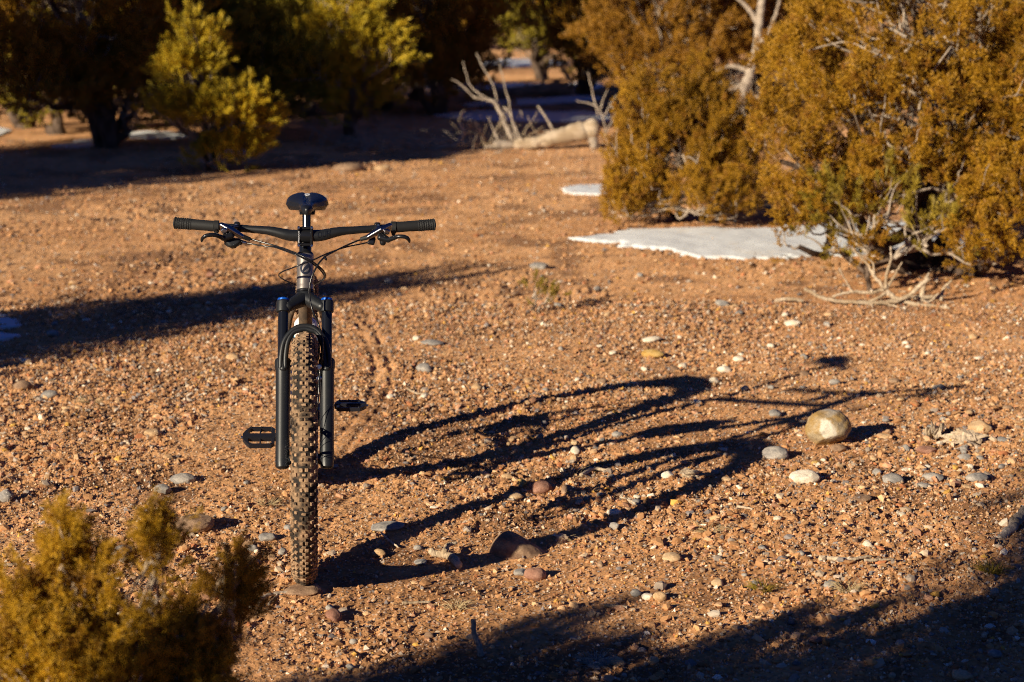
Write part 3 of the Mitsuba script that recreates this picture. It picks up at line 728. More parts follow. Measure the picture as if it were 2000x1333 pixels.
# ---- brake levers, shifter, seat post remote
def lever(name, sx, body, blade, box_, clampx):
    b = np.array(body)
    m = cat(hull_balls((b[0], .0080), (b[1], .0105)), hull_balls((b[1], .0105), (b[2], .0082)), hull_balls((b[0] + [0, .012, -.012], .006), (b[1] + [0, .010, -.012], .008), (b[0] + [0, .0, -.004], .006)))
    k = part(name, m, 'mat_chrome', 40, 'polished dark chrome brake lever body')[len(BIKE) + 2:]
    part(k + '__boot', tube([b[2], b[2] * .7 + b[3] * .3, b[3] * .95 + b[2] * .05, b[3]], [.0072, .0070, .0058, .004], 16), 'mat_grip', 35)
    part(k + '__clamp', cat(lathe([(.0125, -.0095), (.0155, -.0085), (.0155, .0085), (.0125, .0095)], [clampx, float(bar_y(clampx)), float(bar_z(clampx))], [1, 0, 0], 24),
                            cbox([clampx, float(bar_y(clampx)) - .010, float(bar_z(clampx)) + .012], (.017, .016, .015), .003),
                            hull_balls(([clampx, float(bar_y(clampx)) - .012, float(bar_z(clampx)) + .004], .008), (b[1] + [-sx * .012, .008, 0], .006))), 'mat_black_metal', 40)
    part(k + '__bolt', lathe([(.004, 0), (.004, .003), (.002, .003)], [clampx + sx * .002, float(bar_y(clampx)) - .018, float(bar_z(clampx)) + .011], [0, -1, .1], 12), 'mat_steel')
    part(k + '__reservoir', cbox(box_, (.0185, .018, .0165), .004, rot([0, 1, 0], sx * 18)), 'mat_steel' if sx < 0 else 'mat_chrome', 40)
    bl = smooth_path(blade, 24)
    t = np.linspace(0, 1, 24)
    part(k + '__blade', tube(bl, np.interp(t, [0, .08, .3, .6, 1], [.0022, .0042, .0058, .0060, .0075]), 14), 'mat_black_metal', True, 'short hooked black lever blade')
    part(k + '__pivot', hull_balls((np.array(blade[-1]), .0085), (np.array(blade[-1]) + [-sx * .022, .006, .006], .010), (b[1] + [0, .004, -.014], .007)), 'mat_black_metal', 40)
    return k
lever('brake_lever', -1, [(-.2421, .25, 1.0024), (-.2242, .245, .9941), (-.1846, .25, .9696), (-.1597, .26, .9594)],
      [(-.2982, .215, .9571), (-.2964, .21, .9667), (-.2872, .205, .9756), (-.2739, .205, .9787), (-.2595, .21, .9779), (-.2483, .22, .9731), (-.2373, .235, .966)], (-.2346, .240, .9875), -.200)
lever('brake_lever', 1, [(.2471, .25, 1.0038), (.223, .245, .9922), (.1857, .25, .9701), (.1619, .26, .9611)],
      [(.3046, .215, .9588), (.3021, .21, .967), (.2951, .205, .9744), (.2831, .205, .9773), (.2698, .21, .9768), (.2597, .22, .9715), (.2423, .235, .9633)], (.238, .240, .9875), .213)
sh = part('gear_shifter', cat(hull(np.vstack([ball([-.224, .262, .956], (.014, .016, .008), 2), ball([-.196, .262, .953], (.012, .016, .009), 2), ball([-.212, .258, .944], (.020, .015, .009), 2)])),
                              hull_balls(([-.192, .262, .951], .009), ([-.182, .262, .9505], .006)), hull_balls(([-.235, .250, .962], .006), ([-.222, .258, .958], .006))), 'mat_black_matt', 45, 'rounded black gear shifter pod under the bar')[len(BIKE) + 2:]
part(sh + '__adjuster', lathe([(.0045, 0), (.0058, .001), (.0058, .010), (.0040, .013)], [-.1836, .26, .9505], [1, 0, -.15], 16), 'mat_steel', 30)
part(sh + '__paddle', hull_balls(([-.232, .275, .945], .005), ([-.212, .27, .936], .006), ([-.205, .262, .937], .005)), 'mat_black_metal', 40)
rl = part('seatpost_remote', cat(hull_balls(([.200, .265, .962], .007), ([.198, .262, .950], .0062), ([.187, .262, .9515], .0055)), hull_balls(([.226, .262, .968], .008), ([.228, .262, .952], .0095))), 'mat_black_metal', 40)

# ---- cables
CABLES = dict(
    rear=[(-.1599, .265, .9602), (-.1282, .25, .9533), (-.0906, .23, .9456), (-.053, .2, .9379), (-.0231, .175, .9295), (.002, .16, .9197), (.0227, .16, .9079), (.0418, .17, .8915), (.0537, .19, .8766), (.059, .22, .8585), (.0524, .26, .8403), (.0389, .3, .828), (.0221, .33, .8203)],
    shift=[(-.1702, .26, .9487), (-.1476, .25, .9457), (-.1176, .24, .9426), (-.0905, .225, .9418), (-.0559, .195, .9345), (-.026, .17, .9267), (.002, .165, .914), (.0212, .168, .9017), (.0389, .18, .8865), (.0508, .2, .8701), (.0553, .23, .8535), (.0464, .27, .8352), (.0227, .33, .8136)],
    dropper=[(.1846, .265, .9515), (.1558, .255, .9466), (.1256, .24, .9424), (.0955, .22, .9359), (.0596, .19, .9263), (.0227, .155, .9138), (-.0185, .15, .8987), (-.0453, .17, .8852), (-.065, .2, .8731), (-.077, .24, .8566), (-.065, .28, .8384), (-.0429, .31, .8231), (-.018, .335, .8085)],
    brake=[(.165, .265, .9605), (.1407, .25, .9532), (.1104, .225, .9428), (.0804, .2, .931), (.0596, .18, .9217), (.0418, .165, .9057), (.0286, .155, .8847), (.0183, .15, .8599), (.0124, .145, .8277), (.0153, .14, .797), (.0227, .13, .7687), (.039, .1, .7349), (.0493, .095, .6986), (.0507, .090, .6747), (.0488, .085, .6321), (.0431, .09, .6), (.0401, .07, .5513), (.0355, .06, .49), (.038, .100, .53)])
for nm, pts in CABLES.items():
    k = part('cable', tube(smooth_path(pts, 90), .0027 if nm in ('rear', 'brake') else .0022, 8), 'mat_cable', True, 'thin black control cable looping in front of the head tube')
part('cable_clip', hull_balls(([.0560, .178, .9195], .004), ([.0600, .176, .9150], .0035), ([.0620, .176, .9120], .002)), 'mat_cable', 40)
part('hose_guide', hull_balls((S_leg(.300, .048, .030), .005), (S_leg(.285, .050, .030), .0055)), 'mat_black_matt', 40)

# ---- seat post and saddle
SP = lambda s, x=0.0, dy=0.0, dz=0.0: BB + ST * s + np.array([x, dy, dz])
part('seat_post', cat(tube([SP(.34), SP(.60)], .0158, 24), lathe([(.0152, .440), (.0190, .442), (.0190, .462), (.0165, .466)], BB, ST, 28), tube([SP(.46), SP(.674)], .0138, 24)), 'mat_black_gloss', 40, 'glossy black dropper seat post')
SZ = -.0
clampc = np.array([0.0022, .925, .9700])
part('seat_clamp', cat(cbox(clampc + [0, 0, -.010], (.050, .034, .009), .002), cbox(clampc + [0, 0, .005], (.040, .030, .007), .002), hull_balls((clampc + [-.020, -.008, -.004], .006), (clampc + [-.022, -.008, .003], .005)), hull_balls((clampc + [.020, -.008, -.004], .006), (clampc + [.022, -.008, .003], .005)),
                       cbox(clampc + [0, -.004, -.003], (.010, .02, .016), .002)), 'mat_black_metal', 35)
part('seat_clamp__bolt', lathe([(.0028, 0), (.0032, .003), (.002, .004)], clampc + [-.004, -.020, .009], [0, -1, .3], 12), 'mat_steel')
def saddle_mesh():
    ny, nx = 44, 37
    ys = np.linspace(.795, 1.075, ny)
    t = (ys - .795) / .28
    hw = .0185 + (.0675 - .0185) * (lambda q: q * q * (3 - 2 * q))(np.clip((t - .30) / .52, 0, 1)) + .003 * np.clip(t / .3, 0, 1)
    hw = hw * np.sqrt(np.clip(1 - ((t - .80) / .205) ** 2, 0, 1)) ** np.where(t > .80, .45, 0) * np.where(t < .08, np.sqrt(np.clip(t / .08, .05, 1)), 1)
    hw = np.maximum(hw, .004)
    top = .9985 + .0150 * np.clip((t - .25) / .6, 0, 1) ** 1.4 - .010 * np.clip((.12 - t) / .12, 0, 1) ** 2 - .004 * np.clip((t - .93) / .07, 0, 1)
    U = np.linspace(-1, 1, nx)
    T, B = [], []
    for y, w, z, tt in zip(ys, hw, top, t):
        x = U * w
        k = np.clip((tt - .25) / .5, 0, 1)
        A = np.abs(U)
        top_d = (.014 + .022 * k) * (1 - (1 - np.minimum(A, .9995) ** 2.8) ** .42)
        chan = .0060 * np.exp(-(x / .0095) ** 4) * np.clip((tt - .2) / .15, 0, 1) * np.clip((1.02 - tt) / .08, 0, 1)
        g = np.clip((A - .25) / .5, 0, 1)
        bot_d = (.022 + .006 * k) + .022 * k * g * g * (3 - 2 * g)
        e = np.clip((A - .82) / .18, 0, 1)
        bot_d = bot_d + (top_d + .001 - bot_d) * e ** 3
        T.append(np.stack([x, y + 0 * x, z - top_d - chan], -1))
        B.append(np.stack([x, y + 0 * x, z - np.maximum(bot_d, top_d + chan + .0008)], -1))
    v = np.vstack([np.array(T).reshape(-1, 3), np.array(B).reshape(-1, 3)])
    i, j = np.meshgrid(np.arange(ny - 1), np.arange(nx - 1), indexing='ij')
    q = np.stack([i * nx + j, i * nx + j + 1, (i + 1) * nx + j + 1, (i + 1) * nx + j], -1).reshape(-1, 4)
    o = ny * nx
    F = [q, q[:, ::-1] + o]
    def strip(idx):
        a, b = idx[:-1], idx[1:]
        return np.stack([a, a + o, b + o, b], -1)
    F += [strip(np.arange(nx)), strip(np.arange(nx)[::-1] + (ny - 1) * nx), strip((np.arange(ny) * nx)[::-1]), strip(np.arange(ny) * nx + nx - 1)]
    F = np.vstack(F)
    return trimesh.Trimesh(v, np.vstack([F[:, [0, 1, 2]], F[:, [0, 2, 3]]]), process=False)
sad = saddle_mesh()
sad.apply_translation([.0015, 0, SZ])
sk = part('saddle', sad, 'mat_saddle', 60, 'black saddle with drooping wings and a centre channel')[len(BIKE) + 2:]
for sx in (-1, 1):
    part(sk + '__rail', tube(smooth_path([(.006 * sx, .82, .988), (.018 * sx, .86, .978), (.0215 * sx, .90, .9715), (.0215 * sx, .96, .9715), (.026 * sx, 1.02, .980), (.034 * sx, 1.05, .990)], 24), .0035, 10), 'mat_black_metal', True)
    part(sk + '__strut', hull_balls(([.022 * sx, 1.0, .972], .004), ([.036 * sx, 1.02, .988], .005)), 'mat_black_metal', 40)
oval = trimesh.creation.extrude_polygon(affinity.scale(Point(0, 0).buffer(.0100, 24), 1, 1.7), .0012, engine='earcut')
R_e = rot([1, 0, 0], 6)
lv = np.array(oval.vertices) @ R_e.T + [.0015, 1.026, 1.0082]
part(sk + '__emblem', trimesh.Trimesh(lv, oval.faces, process=False), 'mat_print_white', False, 'small white oval emblem on the saddle')
tm = meshkit.text_mesh('V', .016, .0006, True)
tv = np.array(tm.vertices); tv[:, :2] -= tv[:, :2].mean(0); tv[:, 0] *= .55
part(sk + '__lettering', trimesh.Trimesh(tv @ R_e.T + [.0015, 1.026, 1.0090], tm.faces, process=False), 'mat_cable', False)

# ---- cranks, pedals, drive train
CR = .170
for sx, y, z in ((-1, BB[1] - CR * .995, BB[2] - .022), (1, BB[1] + CR * .995, BB[2] + .006)):
    end = np.array([sx * .078, y, z])
    k = part('crank', cat(hull_balls((BB + [sx * .056, 0, 0], (.010, .018, .018)), (BB * .55 + end * .45 + [0, 0, 0], (.008, .011, .013))), hull_balls((BB * .55 + end * .45, (.008, .011, .013)), (end, (.009, .014, .014)))), 'mat_black_metal', 45)
    # the pedal: an open platform
    tilt = 21 if sx < 0 else 3
    outline = Polygon([(.008, -.040), (.018, -.050), (.086, -.050), (.100, -.030), (.108, -.012), (.108, .012), (.100, .030), (.086, .050), (.018, .050), (.008, .040)])
    hl = [Polygon([(.018, .012), (.090, .012), (.093, .026), (.082, .044), (.020, .044), (.016, .038)]), Polygon([(.018, -.012), (.090, -.012), (.093, -.026), (.082, -.044), (.020, -.044), (.016, -.038)])]
    pl = outline
    for h_ in hl: pl = pl.difference(h_.buffer(-.002).buffer(.001))
    pm = trimesh.creation.extrude_polygon(pl, .013, engine='earcut')
    pm.apply_translation([0, 0, -.0065])
    spine = trimesh.creation.box(extents=(.104, .019, .019), transform=trimesh.transformations.translation_matrix([.054, 0, 0]))
    ribs = [cbox([q, sgn * .027, 0], (.0045, .034, .008), .001) for q in (.053,) for sgn in (-1, 1)]
    Rm = rot([1, 0, 0], tilt)
    def place_(m):
        v = np.array(m.vertices) * [1, 1, 1]
        v[:, 0] *= sx
        f = m.faces if sx > 0 else m.faces[:, ::-1]
        return trimesh.Trimesh(v @ Rm.T + end + [sx * .012, 0, 0], f, process=False)
    pk = part('pedal', place_(cat(pm, spine, *ribs)), 'mat_pedal', False, 'black open platform pedal')[len(BIKE) + 2:]
    for q in (.020, .050, .082):
        for sy in (-1, 1):
            for sz in (-1, 1):
                part(pk + '__pin', place_(lathe([(.0019, 0), (.0019, .0045), (.0012, .0048)], [q, sy * .0455, sz * .0060], [0, 0, sz], 8)), 'mat_black_metal', 30)
    part(pk + '__axle', place_(lathe([(.006, -.014), (.006, .012), (.0045, .112), (.003, .114)], [0, 0, 0], [1, 0, 0], 14)), 'mat_steel', 30)
    if sx < 0:
        tm = meshkit.text_mesh('VONMUCODOM ADI', .0050, .0006, False)
        tv = np.array(tm.vertices)
        tv[:, 0] = (tv[:, 0] - tv[:, 0].min()) / np.ptp(tv[:, 0])
        P = np.stack([-(.094 - tv[:, 0] * .062), np.full(len(tv), -.0096) - tv[:, 2], tv[:, 1] - .0025], -1)
        P = P @ Rm.T + end + [sx * .012, 0, 0]
        part(pk + '__lettering', trimesh.Trimesh(P, tm.faces, process=False), 'mat_print_white', False, 'small white lettering on the pedal spine')
def toothed(r, n, th, x, c, holes=True):
    a = np.arange(n * 4) * 2 * np.pi / (n * 4)
    rr = r + np.tile([0, .004, .004, 0], n)
    p = Polygon(np.stack([rr * np.cos(a), rr * np.sin(a)], -1)).difference(Point(0, 0).buffer(r * .62 if holes else .015, 24))
    m = trimesh.creation.extrude_polygon(p, th, engine='earcut')
    v = m.vertices
    return trimesh.Trimesh(np.stack([v[:, 2] + x, v[:, 0] + c[1], v[:, 1] + c[2]], -1), m.faces, process=False)
spid = [hull_balls((BB + [-.049, 0, 0], .006), (BB + [-.049, .045 * math.cos(t), .045 * math.sin(t)], .004)) for t in np.arange(5) * 2 * np.pi / 5]
part('chain_ring', cat(toothed(.062, 32, .003, -.050, BB), *spid), 'mat_black_metal', 35)
part('cassette', cat(*[toothed(.022 + .0062 * i, 12 + 3 * i, .0018, -.062 + .0036 * i, RA, False) for i in range(10)]), 'mat_steel', 35)
dr_c = np.array([-.062, 1.205, .245])
part('rear_derailleur', cat(hull_balls((RA + [-.078, .02, -.02], .010), (dr_c + [-.02, .01, .04], .013)), hull_balls((dr_c + [-.008, 0, .03], .006), (dr_c + [-.006, -.045, -.055], .006)), lathe([(.020, -.004), (.020, .004)], dr_c + [.002, 0, .03], [1, 0, 0], 18), lathe([(.020, -.004), (.020, .004)], dr_c + [.002, -.045, -.055], [1, 0, 0], 18)), 'mat_black_metal', 40)
ch = [BB + [-.049, .0, .063], BB + [-.050, .2, .066], RA + [-.052, -.02, .05], RA + [-.052, .045, .02], dr_c + [.002, .02, .04], dr_c + [.002, -.01, .0], dr_c + [.002, -.060, -.070], BB + [-.050, .12, -.068], BB + [-.049, .0, -.063], BB + [-.049, -.056, -.03], BB + [-.049, -.056, .03], BB + [-.049, .0, .063]]
part('chain', tube(ch, .0036, 6), 'mat_steel', 30)

# ---- drinking bottle in its cage
d_dir = unit((BB + [0, -.12, .105]) - S_ax(.470, 0, -.075))
b_up = unit(np.cross(np.array([1.0, 0, 0]), d_dir)); b_up = b_up if b_up[2] > 0 else -b_up
bo = S_ax(.470, 0, -.075) + d_dir * .165 + b_up * .056
bt = part('bottle', lathe([(.010, -.030), (.014, -.022), (.016, -.012), (.030, -.006), (.0355, .004), (.0365, .016), (.0365, .050)], bo, d_dir, 32), 'mat_bottle_white', 40, 'white upper half of the drinking bottle')[len(BIKE) + 2:]
part(bt + '__lower_half', lathe([(.0365, .050), (.0370, .052), (.0370, .150), (.033, .165), (.020, .168)], bo, d_dir, 32), 'mat_bottle_blue', 40, 'blue lower half of the drinking bottle')
ringp = [bo + d_dir * .092 + .0415 * (math.cos(t) * b_up + math.sin(t) * np.array([1.0, 0, 0])) for t in np.linspace(0, 2 * np.pi, 33)]
part('bottle_cage', cat(tube(ringp, .0034, 10), *[tube(smooth_path([bo + d_dir * .092 + .0415 * np.array([sx * 1.0, 0, 0]), bo + d_dir * .16 + .036 * np.array([sx * 1.0, 0, 0]) - b_up * .02, bo + d_dir * .175 - b_up * .034], 12), .0032, 8) for sx in (-1, 1)]), 'mat_black_matt', True)

# ------------------------------------------------------------------ foliage: sprays, each a shape that is copied over the crowns
def spindle(p0, p1, r):
    """A three sided sliver from p0 to p1, thickest near its middle."""
    p0, p1 = np.asarray(p0, float), np.asarray(p1, float)
    d = unit(p1 - p0)
    a = unit(np.cross(d, [.3, .2, .93]))
    b = np.cross(d, a)
    m = p0 * .55 + p1 * .45
    ring = [m + r * (math.cos(t) * a + math.sin(t) * b) for t in (0, 2.094, 4.189)]
    v = np.array([p0, *ring, p1])
    f = np.array([[0, 2, 1], [0, 3, 2], [0, 1, 3], [4, 1, 2], [4, 2, 3], [4, 3, 1]])
    return v, f

def gather(items):
    vs, fs, o = [], [], 0
    for v, f in items:
        vs.append(v); fs.append(f + o); o += len(v)
    return np.vstack(vs), np.vstack(fs)

def juniper_spray(seed, n=16, thick=.0040):
    rng = np.random.default_rng(seed)
    out = []
    for i in range(n):
        t = (i + .5) / n
        base = np.array([0.006 * math.sin(6 * t), .006 * math.cos(5 * t), .115 * t])
        az = i * 2.4 + rng.uniform(-.4, .4)
        el = rng.uniform(.5, 1.0)
        d = np.array([math.cos(az) * math.sin(el), math.sin(az) * math.sin(el), math.cos(el)])
        L = rng.uniform(.030, .046) * (1.15 - .55 * t)
        tip = base + d * L + [0, 0, .008]
        out.append(spindle(base, tip, thick))
        for q in range(4):
            u = rng.uniform(.25, .95)
            s = base + (tip - base) * u
            e = unit(d + rng.normal(0, .65, 3) + [0, 0, .25])
            out.append(spindle(s, s + e * rng.uniform(.012, .024), thick * rng.uniform(.75, 1.0)))
    return gather(out)

def pinyon_spray(seed, n=46):
    rng = np.random.default_rng(seed)
    out = [spindle([0, 0, -.05], [0, 0, .05], .004)]
    for i in range(n):
        t = rng.uniform(0, 1)
        az = rng.uniform(0, 2 * np.pi)
        el = rng.uniform(.25, 1.15) * (1.1 - .5 * t)
        d = np.array([math.cos(az) * math.sin(el), math.sin(az) * math.sin(el), math.cos(el)])
        b = np.array([0, 0, .055 * t])
        out.append(spindle(b, b + d * rng.uniform(.030, .044), .0021))
    return gather(out)

SPRAYS = {}
def spray_group(kind, mat, i):
    k = f'{kind}_spray_shape_{mat[4:]}_{i}'
    if k not in scene:
        mesh = {'juniper': lambda: juniper_spray(100 + i, 15), 'coarse': lambda: juniper_spray(200 + i, 11, .0060), 'pinyon': lambda: pinyon_spray(300 + i)}[kind]()
        scene[k] = {'type': 'shapegroup', 'spray': mikit.ply(mesh, mat, False)}
    return k

def frame_z(d):
    """Rotation that takes z to d."""
    d = unit(d)
    a = unit(np.cross(d, [.31, .87, .2]))
    return np.stack([a, np.cross(d, a), d], 1)

def wiggle(p0, p1, rng, n=5, amp=.08, sag=0.0):
    p0, p1 = np.asarray(p0, float), np.asarray(p1, float)
    L = np.linalg.norm(p1 - p0)
    t = np.linspace(0, 1, n)[:, None]
    p = p0 * (1 - t) + p1 * t
    off = rng.normal(0, amp * L, (n, 3))
    off[0] = off[-1] = 0
    p = p + off
    p[:, 2] += sag * L * (np.sin(np.pi * t[:, 0]))
    return smooth_path(p, max(6, n * 2))

def tree(key, label, cat_, base, lobes, sprays, mat='mat_juniper', kind='juniper', scale=1.0, seed=1, stems=2, trunk_r=.06, group=None, twigs=.6, up=.7, per=8, wood='mat_greywood', bark='mat_bark', shell=.5, plume=.26, gap=.42, twig_r=.0045, wid=.060, weight=1.0):
    """trunk, twigs and a crown of sprays in plumes. lobes: (x, y, z, rx, ry, rz), metres."""
    rng = np.random.default_rng(seed)
    key = numbered(key)
    tag(key, label, cat_, group)
    bx, by = base
    b0 = np.array([bx, by, float(gz(bx, by)) - .05])
    vol = np.array([l[3] * l[4] + l[3] * l[5] + l[4] * l[5] for l in lobes]) ** weight
    counts = np.maximum(1, (sprays / per * vol / vol.sum()).astype(int))
    trunk, twig, n = [], [], 0
    fork = b0 + [rng.normal(0, .05), rng.normal(0, .05), min(.35, .4 * max(l[2] for l in lobes))]
    trunk.append(tube(wiggle(b0, fork, rng, 4, .06), np.linspace(trunk_r * 1.25, trunk_r, 8), 9))
    for li, ((x, y, z, rx, ry, rz), cnt) in enumerate(zip(lobes, counts)):
        c = np.array([x, y, z])
        start = fork + rng.normal(0, .02, 3) if li % max(stems, 1) or stems == 1 else b0 + rng.normal(0, .03, 3) * [1, 1, 0]
        top = c + [0, 0, .25 * rz]
        limb = wiggle(start, top, rng, 6, .05)
        trunk.append(tube(limb, np.linspace(trunk_r * .85, trunk_r * .25, len(limb)), 8))
        for _ in range(cnt):
            d = unit(rng.normal(0, 1, 3))
            if d[2] < -.55: d[2] *= -.6; d = unit(d)
            lump = .72 + .62 * float(meshkit.noise(d * 2.3 + seed * 3.1 + li, 3))
            rad = rng.uniform(shell, 1.0) ** .6 * lump
            q = c + d * rad * np.array([rx, ry, rz])
            if float(meshkit.noise(q * float(np.clip(3.2 / scale ** .8, 1.8, 9)) + seed, 8)) < gap: continue
            if q[2] < .03: q[2] = rng.uniform(.03, .10)
            ax = unit(d * (1 - up) * 1.4 + np.array([0, 0, up]) + rng.normal(0, .22, 3))
            L = plume * scale * rng.uniform(.7, 1.25)
            if rng.uniform() < twigs:
                root = limb[rng.integers(len(limb) // 3, len(limb))]
                tw = wiggle(root, q, rng, 5, .07, -.05)
                twig.append(tube(tw, np.linspace(.012 * min(1, scale), twig_r, len(tw)), 5, False))
                twig.append(tube(wiggle(q, q + ax * L * .8, rng, 4, .05), np.linspace(twig_r, twig_r * .3, 8), 4, False))
            m = per if cnt > 1 else per
            for j in range(m):
                t = rng.uniform(-.1, 1)
                wdt = wid * scale * (1.05 - .70 * t)
                p = q + ax * L * t + rng.normal(0, 1, 3) * wdt
                if p[2] < .015: continue
                o = unit(ax + (p - (q + ax * L * t)) / (wdt + 1e-6) * .33 + rng.normal(0, .25, 3))
                s = scale * rng.uniform(.75, 1.25)
                M = np.eye(4)
                a = rng.uniform(0, 2 * np.pi)
                M[:3, :3] = frame_z(o) @ rot([0, 0, 1], math.degrees(a)) * s
                M[:3, 3] = p
                scene[f'{key}__crown__{n:05d}'] = {'type': 'instance', 'to_world': T4(M.tolist()), 'group': {'type': 'ref', 'id': spray_group(kind, mat, int(rng.integers(3)))}}
                n += 1
    scene[f'{key}__trunk'] = mikit.ply(cat(*trunk), bark, True)
    if twig:
        scene[f'{key}__twig'] = mikit.ply(cat(*twig), wood, True)
        tag(f'{key}__twig', 'bare grey twigs', kind='stuff')
    tag(f'{key}__crown', kind='stuff')
    return key

BUSH_TWIGS = []
# right side, near
tree('juniper', 'large golden juniper filling the upper right corner with bare branches at its foot', 'tree', (2.45, 11.75),
     [(3.0, 11.9, 1.25, 1.2, 1.0, 1.15), (2.02, 11.5, .80, .60, .6, .52), (2.30, 11.7, 1.50, .72, .75, .62), (3.35, 11.3, .70, .85, .7, .50), (2.45, 11.2, .45, .55, .4, .24), (2.75, 11.1, .9, .5, .4, .45), (1.78, 11.2, .42, .26, .3, .26), (3.0, 10.95, .38, .6, .35, .22), (1.52, 11.25, .62, .16, .2, .26), (1.60, 11.0, .20, .14, .12, .12), (1.80, 10.9, .20, .26, .2, .12), (2.35, 10.8, .20, .34, .2, .13), (2.95, 10.8, .22, .5, .25, .15), (2.7, 12.5, .8, 1.0, .5, .7), (3.7, 12.5, .8, .8, .5, .7), (2.7, 12.3, .35, .5, .35, .3)],
     14000, scale=.80, seed=21, stems=2, trunk_r=.055, twigs=.55, per=16, gap=.395, shell=.62, plume=.21, wid=.060)
tree('pinyon_sapling', 'greener small pinyon sapling growing low inside the large right juniper', 'tree', (1.98, 10.85),
     [(2.0, 10.85, .35, .33, .2, .22), (1.72, 10.9, .24, .2, .15, .12), (2.3, 10.8, .3, .2, .15, .15)], 150, mat='mat_seedling', kind='pinyon', scale=1.05, seed=5, stems=1, trunk_r=.014, per=6, gap=.3, plume=.10, twigs=.8, twig_r=.003)
tree('juniper', 'compact golden juniper bush standing between the snow patches', 'tree', (1.22, 13.95),
     [(.98, 13.9, .52, .20, .26, .48), (1.33, 14.0, .50, .22, .28, .48), (1.60, 13.95, .34, .22, .26, .32), (.80, 13.9, .36, .13, .2, .20), (1.12, 13.72, .17, .44, .22, .15), (1.18, 13.8, .42, .3, .2, .3), (1.55, 13.75, .16, .24, .2, .14), (.95, 13.72, .15, .20, .2, .13), (1.15, 13.65, .11, .5, .2, .08), (1.60, 13.8, .12, .3, .2, .09)],
     5000, scale=.66, seed=8, stems=3, trunk_r=.02, twigs=.5, per=15, gap=.43, up=.90, plume=.30, wid=.056)
# the bush close to the camera
tree('juniper_bush', 'golden juniper bush with three spires close to the camera at lower left', 'bush', (-.74, 3.40),
     [(-.812, 3.49, .650, .022, .03, .075), (-.875, 3.48, .57, .030, .04, .045), (-.765, 3.48, .60, .026, .04, .05), (-.89, 3.44, .47, .06, .07, .07), (-.82, 3.44, .50, .06, .07, .06), (-.645, 3.49, .672, .014, .02, .050), (-.640, 3.49, .625, .022, .03, .05), (-.640, 3.48, .595, .028, .04, .06), (-.71, 3.45, .48, .05, .05, .04),
      (-.527, 3.49, .700, .012, .02, .055), (-.525, 3.49, .655, .018, .03, .05), (-.515, 3.48, .605, .022, .03, .05), (-.525, 3.49, .62, .022, .03, .06), (-.520, 3.49, .57, .030, .04, .07), (-.500, 3.47, .53, .030, .05, .06), (-.62, 3.46, .53, .05, .05, .05), (-.505, 3.46, .48, .028, .05, .06), (-.58, 3.44, .47, .04, .05, .05), (-.83, 3.34, .40, .09, .06, .06), (-.665, 3.34, .40, .05, .05, .04), (-.92, 3.34, .38, .06, .06, .06), (-.53, 3.36, .40, .035, .04, .05),
      (-.87, 3.42, .45, .09, .05, .05), (-.78, 3.41, .46, .09, .05, .05), (-.68, 3.41, .45, .09, .05, .05), (-.59, 3.42, .46, .08, .05, .05), (-.51, 3.44, .47, .05, .05, .06), (-.85, 3.36, .50, .09, .05, .05), (-.74, 3.36, .49, .09, .05, .04), (-.74, 3.27, .33, .10, .05, .05), (-.56, 3.28, .33, .05, .05, .04), (-.88, 3.25, .31, .08, .05, .06)],
     6200, mat='mat_juniper_bright', scale=.30, seed=14, stems=1, trunk_r=.008, twigs=.45, per=6, gap=.40, up=.85, plume=.22, wid=.050, wood='mat_deadwood', bark='mat_deadwood', twig_r=.0022, shell=.3, weight=.55)
BB_ = np.random.default_rng(77)
for bx, by, bz, lean in ((-.690, 3.40, .535, .25), (-.590, 3.41, .520, .1), (-.540, 3.42, .530, .5), (-.640, 3.37, .50, -.5)):
    polys, radii = [], []
    tip = np.array([bx + lean * .05, by, bz + .06])
    polys.append([(bx - lean * .04, by + .02, bz - .12), (bx, by, bz), tuple(tip)]); radii.append((.0046, .0024))
    for q in range(4):
        st = np.array([bx, by, bz]) + (tip - np.array([bx, by, bz])) * BB_.uniform(-.3, .8)
        a = BB_.uniform(0, 2 * np.pi)
        en = st + np.array([math.cos(a) * .05, math.sin(a) * .025, BB_.uniform(-.005, .05)])
        polys.append([tuple(st), tuple((st + en) / 2 + [0, 0, -.006]), tuple(en)]); radii.append((.0030, .0013))
    BUSH_TWIGS.append((polys, radii))
tree('juniper_bush', 'low juniper bush just left of the picture that shades the ground along the bottom edge', 'bush', (-2.05, 2.75),
     [(-2.05, 2.75, .35, .24, .24, .30), (-1.98, 2.70, .66, .20, .20, .20), (-2.08, 2.75, .84, .08, .08, .14), (-1.90, 2.60, .80, .07, .07, .12), (-2.28, 2.80, .45, .18, .18, .22), (-2.0, 2.72, .5, .24, .24, .25)], 3600, scale=.55, seed=15, stems=2, trunk_r=.02, twigs=.4, per=9, gap=.30, up=.85, plume=.22, shell=.3)
